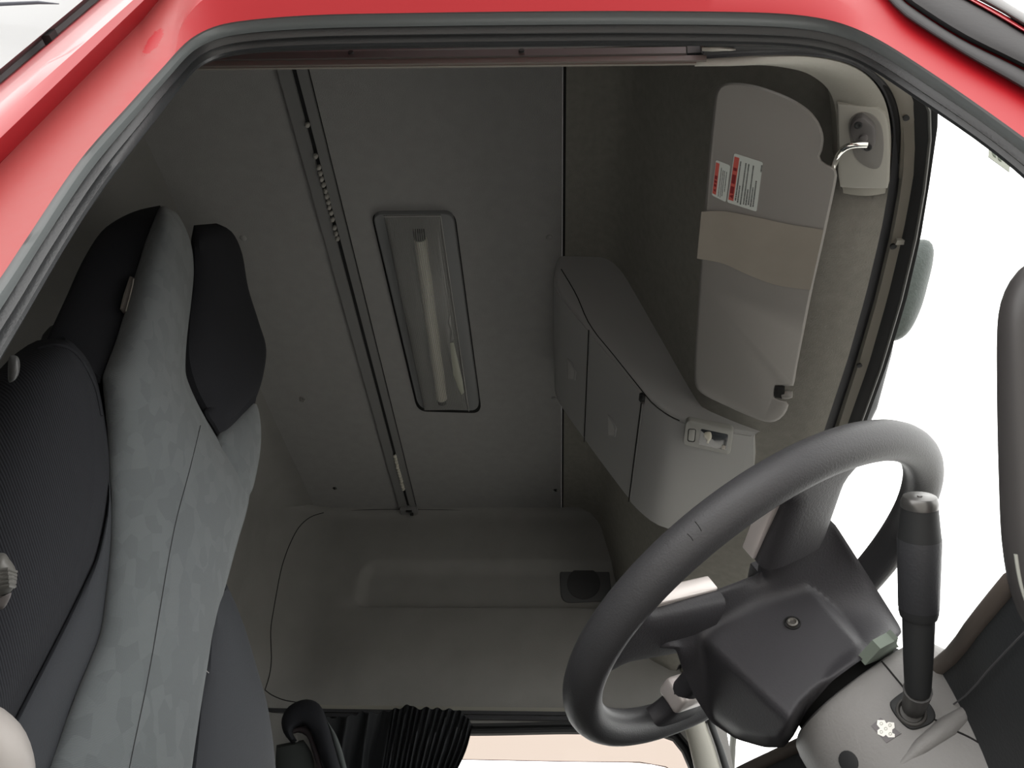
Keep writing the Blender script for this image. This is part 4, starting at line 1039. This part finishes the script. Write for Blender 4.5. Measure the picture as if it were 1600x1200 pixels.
# ------------------------------------------------------------------ far door, window, curtain, passenger seat
fd = thing('door_1', None, None, (-.1, YF, FLOOR), kind='structure')
win_px = [(560,1260), (560,1152), (735,1147), (890,1147.5), (1000,1150), (1040,1153), (1056,1163), (1067,1180), (1075,1200), (1088,1260)]
YD = 2.50
wo = [onY(x, y, YD) for x, y in win_px]
wo = [V((-.62, YD, .12)), V((-.62, YD, .70)), V((-.60, YD, .712))]+[V((-.264, YD, .711))]+wo[3:-1]+[V((.44, YD, .42)), V((.52, YD, .12))]
wo = [wo[0]]+[q for q in cat(wo[1:], 40)]
outer = []
for q in wo:
    z = .785 if q.z > .5 else (FLOOR if q.z < .2 else q.z)
    x = -.93 if q.x < -.5 else (q.x+.10 if q.x > .3 and q.z < .66 else q.x)
    outer.append(V((x, YF-.005, z)))
def ring_strip(a, b, ya, yb, mid=None):
    return loft([[V((p.x, ya, p.z)) for p in a], [V((p.x, yb, p.z)) for p in b]], cu=True)
cen = V((-.07, YD, .42))
def off(P, d):
    out = []
    for i in range(len(P)):
        t = (P[(i+1) % len(P)]-P[i-1]).normalized(); n = V((-t.z, 0, t.x))
        if n.dot(P[i]-cen) < 0: n = -n
        out.append(P[i]+n*d)
    return out
w1o, w2o, w3o = off(wo, .018), off(wo, .032), off(wo, .036)
mesh('window_seal', *loft([[p for p in wo], [p+V((0,-.012,0)) for p in off(wo, .003)], [p+V((0,-.014,0)) for p in off(wo, .012)], [p+V((0,-.004,0)) for p in off(wo, .016)], [p+V((0,-.004,0)) for p in off(wo, .020)], [p+V((0,-.016,0)) for p in off(wo, .024)], [p+V((0,-.018,0)) for p in w2o], [p for p in w3o]], cu=True), black, fd)
mesh('door_frame', *loft([[p+V((0,-.01,0)) for p in w2o], [p for p in outer]], cu=True), lining2, fd)
mesh('header_strip', *box((-.15, YF-.012, .775), .62, .010, .012), trim_beige, fd, smooth=False)
mesh('header_channel', *box((-.15, YF-.014, .757), .62, .010, .0045), dark_pl, fd, smooth=False)
struct('window_2', *loft([[p+V((0,.012,0)) for p in wo], [p*.5+cen*.5+V((0,.012,0)) for p in wo], [cen+V((0,.012,0)) for p in wo]], cu=True), glass)
# tinted rain visor outside the far window
pvx = plane_fn((0, YD+.05, 0), (0,-1,0))
tv = loft([[pvx(x, y, w_) for x, y in P] for P, w_ in (([(500,1135), (700,1138), (890,1138), (1010,1140), (1060,1150), (1090,1185), (1100,1215)], .0), ([(500,1160), (700,1160), (890,1161), (1000,1164), (1050,1176), (1075,1200), (1085,1225)], -.02), ([(500,1186), (735,1187), (890,1190), (1000,1191), (1040,1198), (1060,1210), (1075,1240)], -.035))])
rv = mesh('rain_visor', *tv, peach_tint, None, sub=1); tag(rv, 'peach tinted rain visor outside the top of the far door window', 'rain visor')
mesh('visor_edge', *tube([pvx(x, y, -.0352) for x, y in ((500,1186), (735,1187), (890,1190), (1000,1191), (1040,1198), (1060,1210), (1075,1240))], .0012, 6), mat('rain_visor_edge_tint', (.35, .2, .22), .5), rv)
# far A pillar trim and windscreen side frame
pA = lambda x, y, w=0.: onY(x, y, 2.40-w)
pt_ = thing('trim_4', None, None, pA(1090,1200), kind='structure')
mesh('pillar_trim', *pad([(1056,1100), (1070,1140), (1080,1180), (1088,1215), (1100,1260)], [(1094,1080), (1101,1125), (1115,1165), (1128,1208), (1145,1260)], pA, .02, .03, n=16, round_ends=0), trim_beige, pt_)
mesh('pillar_groove', *pad([(1097,1085), (1104,1125), (1118,1165), (1131,1208), (1148,1260)], [(1110,1085), (1117,1130), (1131,1170), (1145,1212), (1165,1260)], lambda x, y, w=0.: pA(x, y, w), .008, .02, n=16, round_ends=0), black, pt_)
# mirror stay outside
mst = mesh('mirror_stay', *tube([V(onX(1146,1090,.75)), V(onX(1148,1130,.75)), V(onX(1145,1160,.75)), V(onX(1140,1260,.75))], .014, 12), mat('stay_grey', (.09, .095, .09), .5), None)
tag(mst, 'thin grey mirror stay rod seen through the windscreen below the wheel hub', 'mirror stay')
# curtain
cu = thing('window_curtain', 'black gathered cloth curtain drawn back on the far window', 'curtain', onY(620,1180,2.43))
tl = [(500,1126), (512,1122), (535,1121), (552,1118), (566,1112), (574,1114), (600,1112), (625,1106), (642,1101), (650,1107), (668,1106), (690,1108), (714,1110), (726,1117), (738,1132)]
tq = cat([(*p, 0) for p in tl], 110)
bq = cat([(500,1300,0), (560,1300,0), (640,1300,0), (680,1300,0)], 110)
rows = []
for v in range(17):
    s = v/16; row = []
    for i in range(110):
        f = i/109; x = lerp(tq[i].x, bq[i].x, s); y = lerp(tq[i].y, 1300, s)
        if f > .8: x += (f-.8)*5*14*math.sin(min(1, s*2.2)*math.pi)*(1 if s < .5 else .0)*.3
        dens = 26 if f > .45 else 7
        dep = .010*math.sin(f*dens*6.28+1.2*math.sin(s*4)+.6*math.sin(f*40))+(.006*math.sin(f*11+s*5))
        if f < .4: dep *= 1.3
        row.append(onY(x, y+2*math.sin(f*90)*(s < .02), 2.435-dep*(1+.5*s)))
    rows.append(row)
mesh('cloth', *loft(rows), cloth_blk, cu)
fr2 = mesh('window_rail', *box((onY(700,1109,2.46).x-.1, 2.462, onY(700,1113,2.46).z), .50, .006, .005), dark_pl, None); tag(fr2, 'slim dark curtain rail along the top of the far window', 'curtain rail')
# passenger seat
pp = lambda x, y, w=0.: onY(x, y, 2.02-w)
ps_ = thing('passenger_seat', 'black passenger seat with curved headrest in front of the curtain', 'seat', V((pp(480,1300).x, 2.02, FLOOR)))
hL = [(456,1162), (443,1145), (440,1124), (451,1104), (474,1093), (493,1096), (504,1108), (512,1130), (522,1165), (532,1200), (556,1290)]
hR = [(464,1157), (458,1147), (459,1139), (466,1135), (476,1134), (483,1138), (488,1147), (494,1165), (501,1185), (508,1205), (530,1290)]
mesh('headrest', *pad(hL, hR, pp, .03, .08, n=44, round_ends=.06), seat_blk2, ps_)
mesh('headrest_facing', *pad([(503,1110), (511,1130), (521,1165), (531,1200), (555,1290)], [(508,1122), (524,1146), (533,1168), (538,1186), (543,1205), (566,1290)], lambda x, y, w=0.: pp(x, y, w-.01), .012, .05, n=24, round_ends=0), mat('passenger_grey_cloth', (.075, .085, .085), .9), ps_)
mesh('headrest_lining', *pad([(452,1152), (459,1146), (469,1145), (480,1152), (487,1172), (497,1205), (516,1290)], [(459,1138), (466,1135), (476,1134), (484,1139), (494,1165), (506,1203), (530,1290)], lambda x, y, w=0.: pp(x, y, w-.01), .01, .04, n=24, round_ends=0), mat('headrest_underside', (.04, .03, .034), .7), ps_)
mesh('headrest_post', *tube([pp(463,1150,-.03), pp(464,1162,-.03), pp(466,1180,-.03)], .005, 8), mat('post_grey', (.3, .29, .28), .4), ps_)
mesh('backrest', *pad([(432,1164), (430,1200), (428,1300)], [(474,1156), (488,1180), (505,1300)], lambda x, y, w=0.: pp(x, y, w-.03), .02, .10, n=20, round_ends=.08), mat('passenger_dark_cloth', (.04, .046, .044), .9), ps_)
bq_ = pp(470,1300)
mesh('seat_body', *rbox(V((bq_.x-.02, 2.02, (bq_.z+FLOOR)/2-.0)), .12, .22, (bq_.z-FLOOR)/2+.01, .04), mat('passenger_dark_cloth', (.04, .046, .044)), ps_)

# ------------------------------------------------------------------ outside things and right edge
om = plane_fn(onX(1430,450,.80), -FW)
mm = thing('outside_mirror', 'speckled grey green rounded mirror housing outside above the windscreen', 'mirror', onX(1430,450,.80))
mesh('mirror_housing', *puff([(1436,374), (1452,376), (1459,388), (1458,410), (1450,445), (1440,480), (1425,512), (1410,528), (1392,534), (1378,534), (1380,500), (1395,440), (1415,380)], om, .04, .06), mirror_m, mm)
a_, b_ = onX(1420,400,.80), V((Hc[4](1.2)+.05, 1.2, .95))
mesh('mirror_arm', *tube([onX(1400,470,.84), V((.70, 1.22, 1.12)), V((.62, 1.2, .96)), V((Hc[4](1.2)-.006, 1.2, .882))], .012, 10), black, mm)
gh = thing('grab_handle', 'tall dark grab handle on the right edge by the front pillar', 'grab handle', at(1605, 700, .56))
hp = cat([at(x, y, .56) for x, y in ((1690,425), (1650,432), (1622,452), (1606,495), (1604,600), (1607,750), (1612,850), (1626,925), (1652,975), (1700,1000))], 50)
mesh('handle_bar', *tube(hp, .0186, 18), handle_m, gh)
mesh('handle_trim_line', *tube([p+(-RT*.0168-FW*.0072) for p in hp[36:47]], .0016, 6), mat('handle_line', (.35, .36, .33), .4), gh)
le = thing('hand_lever', 'pale grey curved lever arm in the bottom right corner', 'lever', at(1580,1120,.66))
ple = plane_fn(at(1580,1120,.66), -FW)
mesh('lever_arm', *pad([(1548,1134), (1570,1104), (1592,1078), (1640,1030)], [(1560,1142), (1578,1122), (1596,1112), (1650,1090)], ple, .008, .012, n=18, round_ends=.1), mat('lever_pale', (.30, .315, .30), .45), le)
mesh('lever_bracket', *pad([(1590,1108), (1587,1126), (1594,1150), (1600,1190), (1605,1260)], [(1650,1090), (1640,1130), (1640,1160), (1650,1200), (1660,1260)], ple, .008, .012, n=18, round_ends=.1), mat('lever_pale', (.30, .315, .30)), le)
# inspection sticker hanging at the windscreen corner
ip = plane_fn(onY(1560,235,.47), V((-.35,-.9,-.2)))
it = thing('windscreen_sticker', 'small pale green sticker on the windscreen at the top right pillar', 'sticker', ip(1560,235))
ni = V((-.35,-.9,-.2)).normalized()
mesh('paper', *plate([ip(x, y) for x, y in ((1545,225), (1579,253), (1577,269), (1544,245))], ni, .0008, .0001), mat('sticker_green_grey', (.34, .37, .31), .5), it, smooth=False)
mesh('print', *join(*[plate([ip(x+dx, y+dy, .0006) for dx, dy in ((-3,-4.5), (2.5,-.5), (3.5,4.5), (-1,1.5))], ni, .0003, .00005) for x, y in ((1553,241.5), (1561.5,248))]), mat('sticker_green_print', (.10, .13, .09), .6), it, smooth=False)
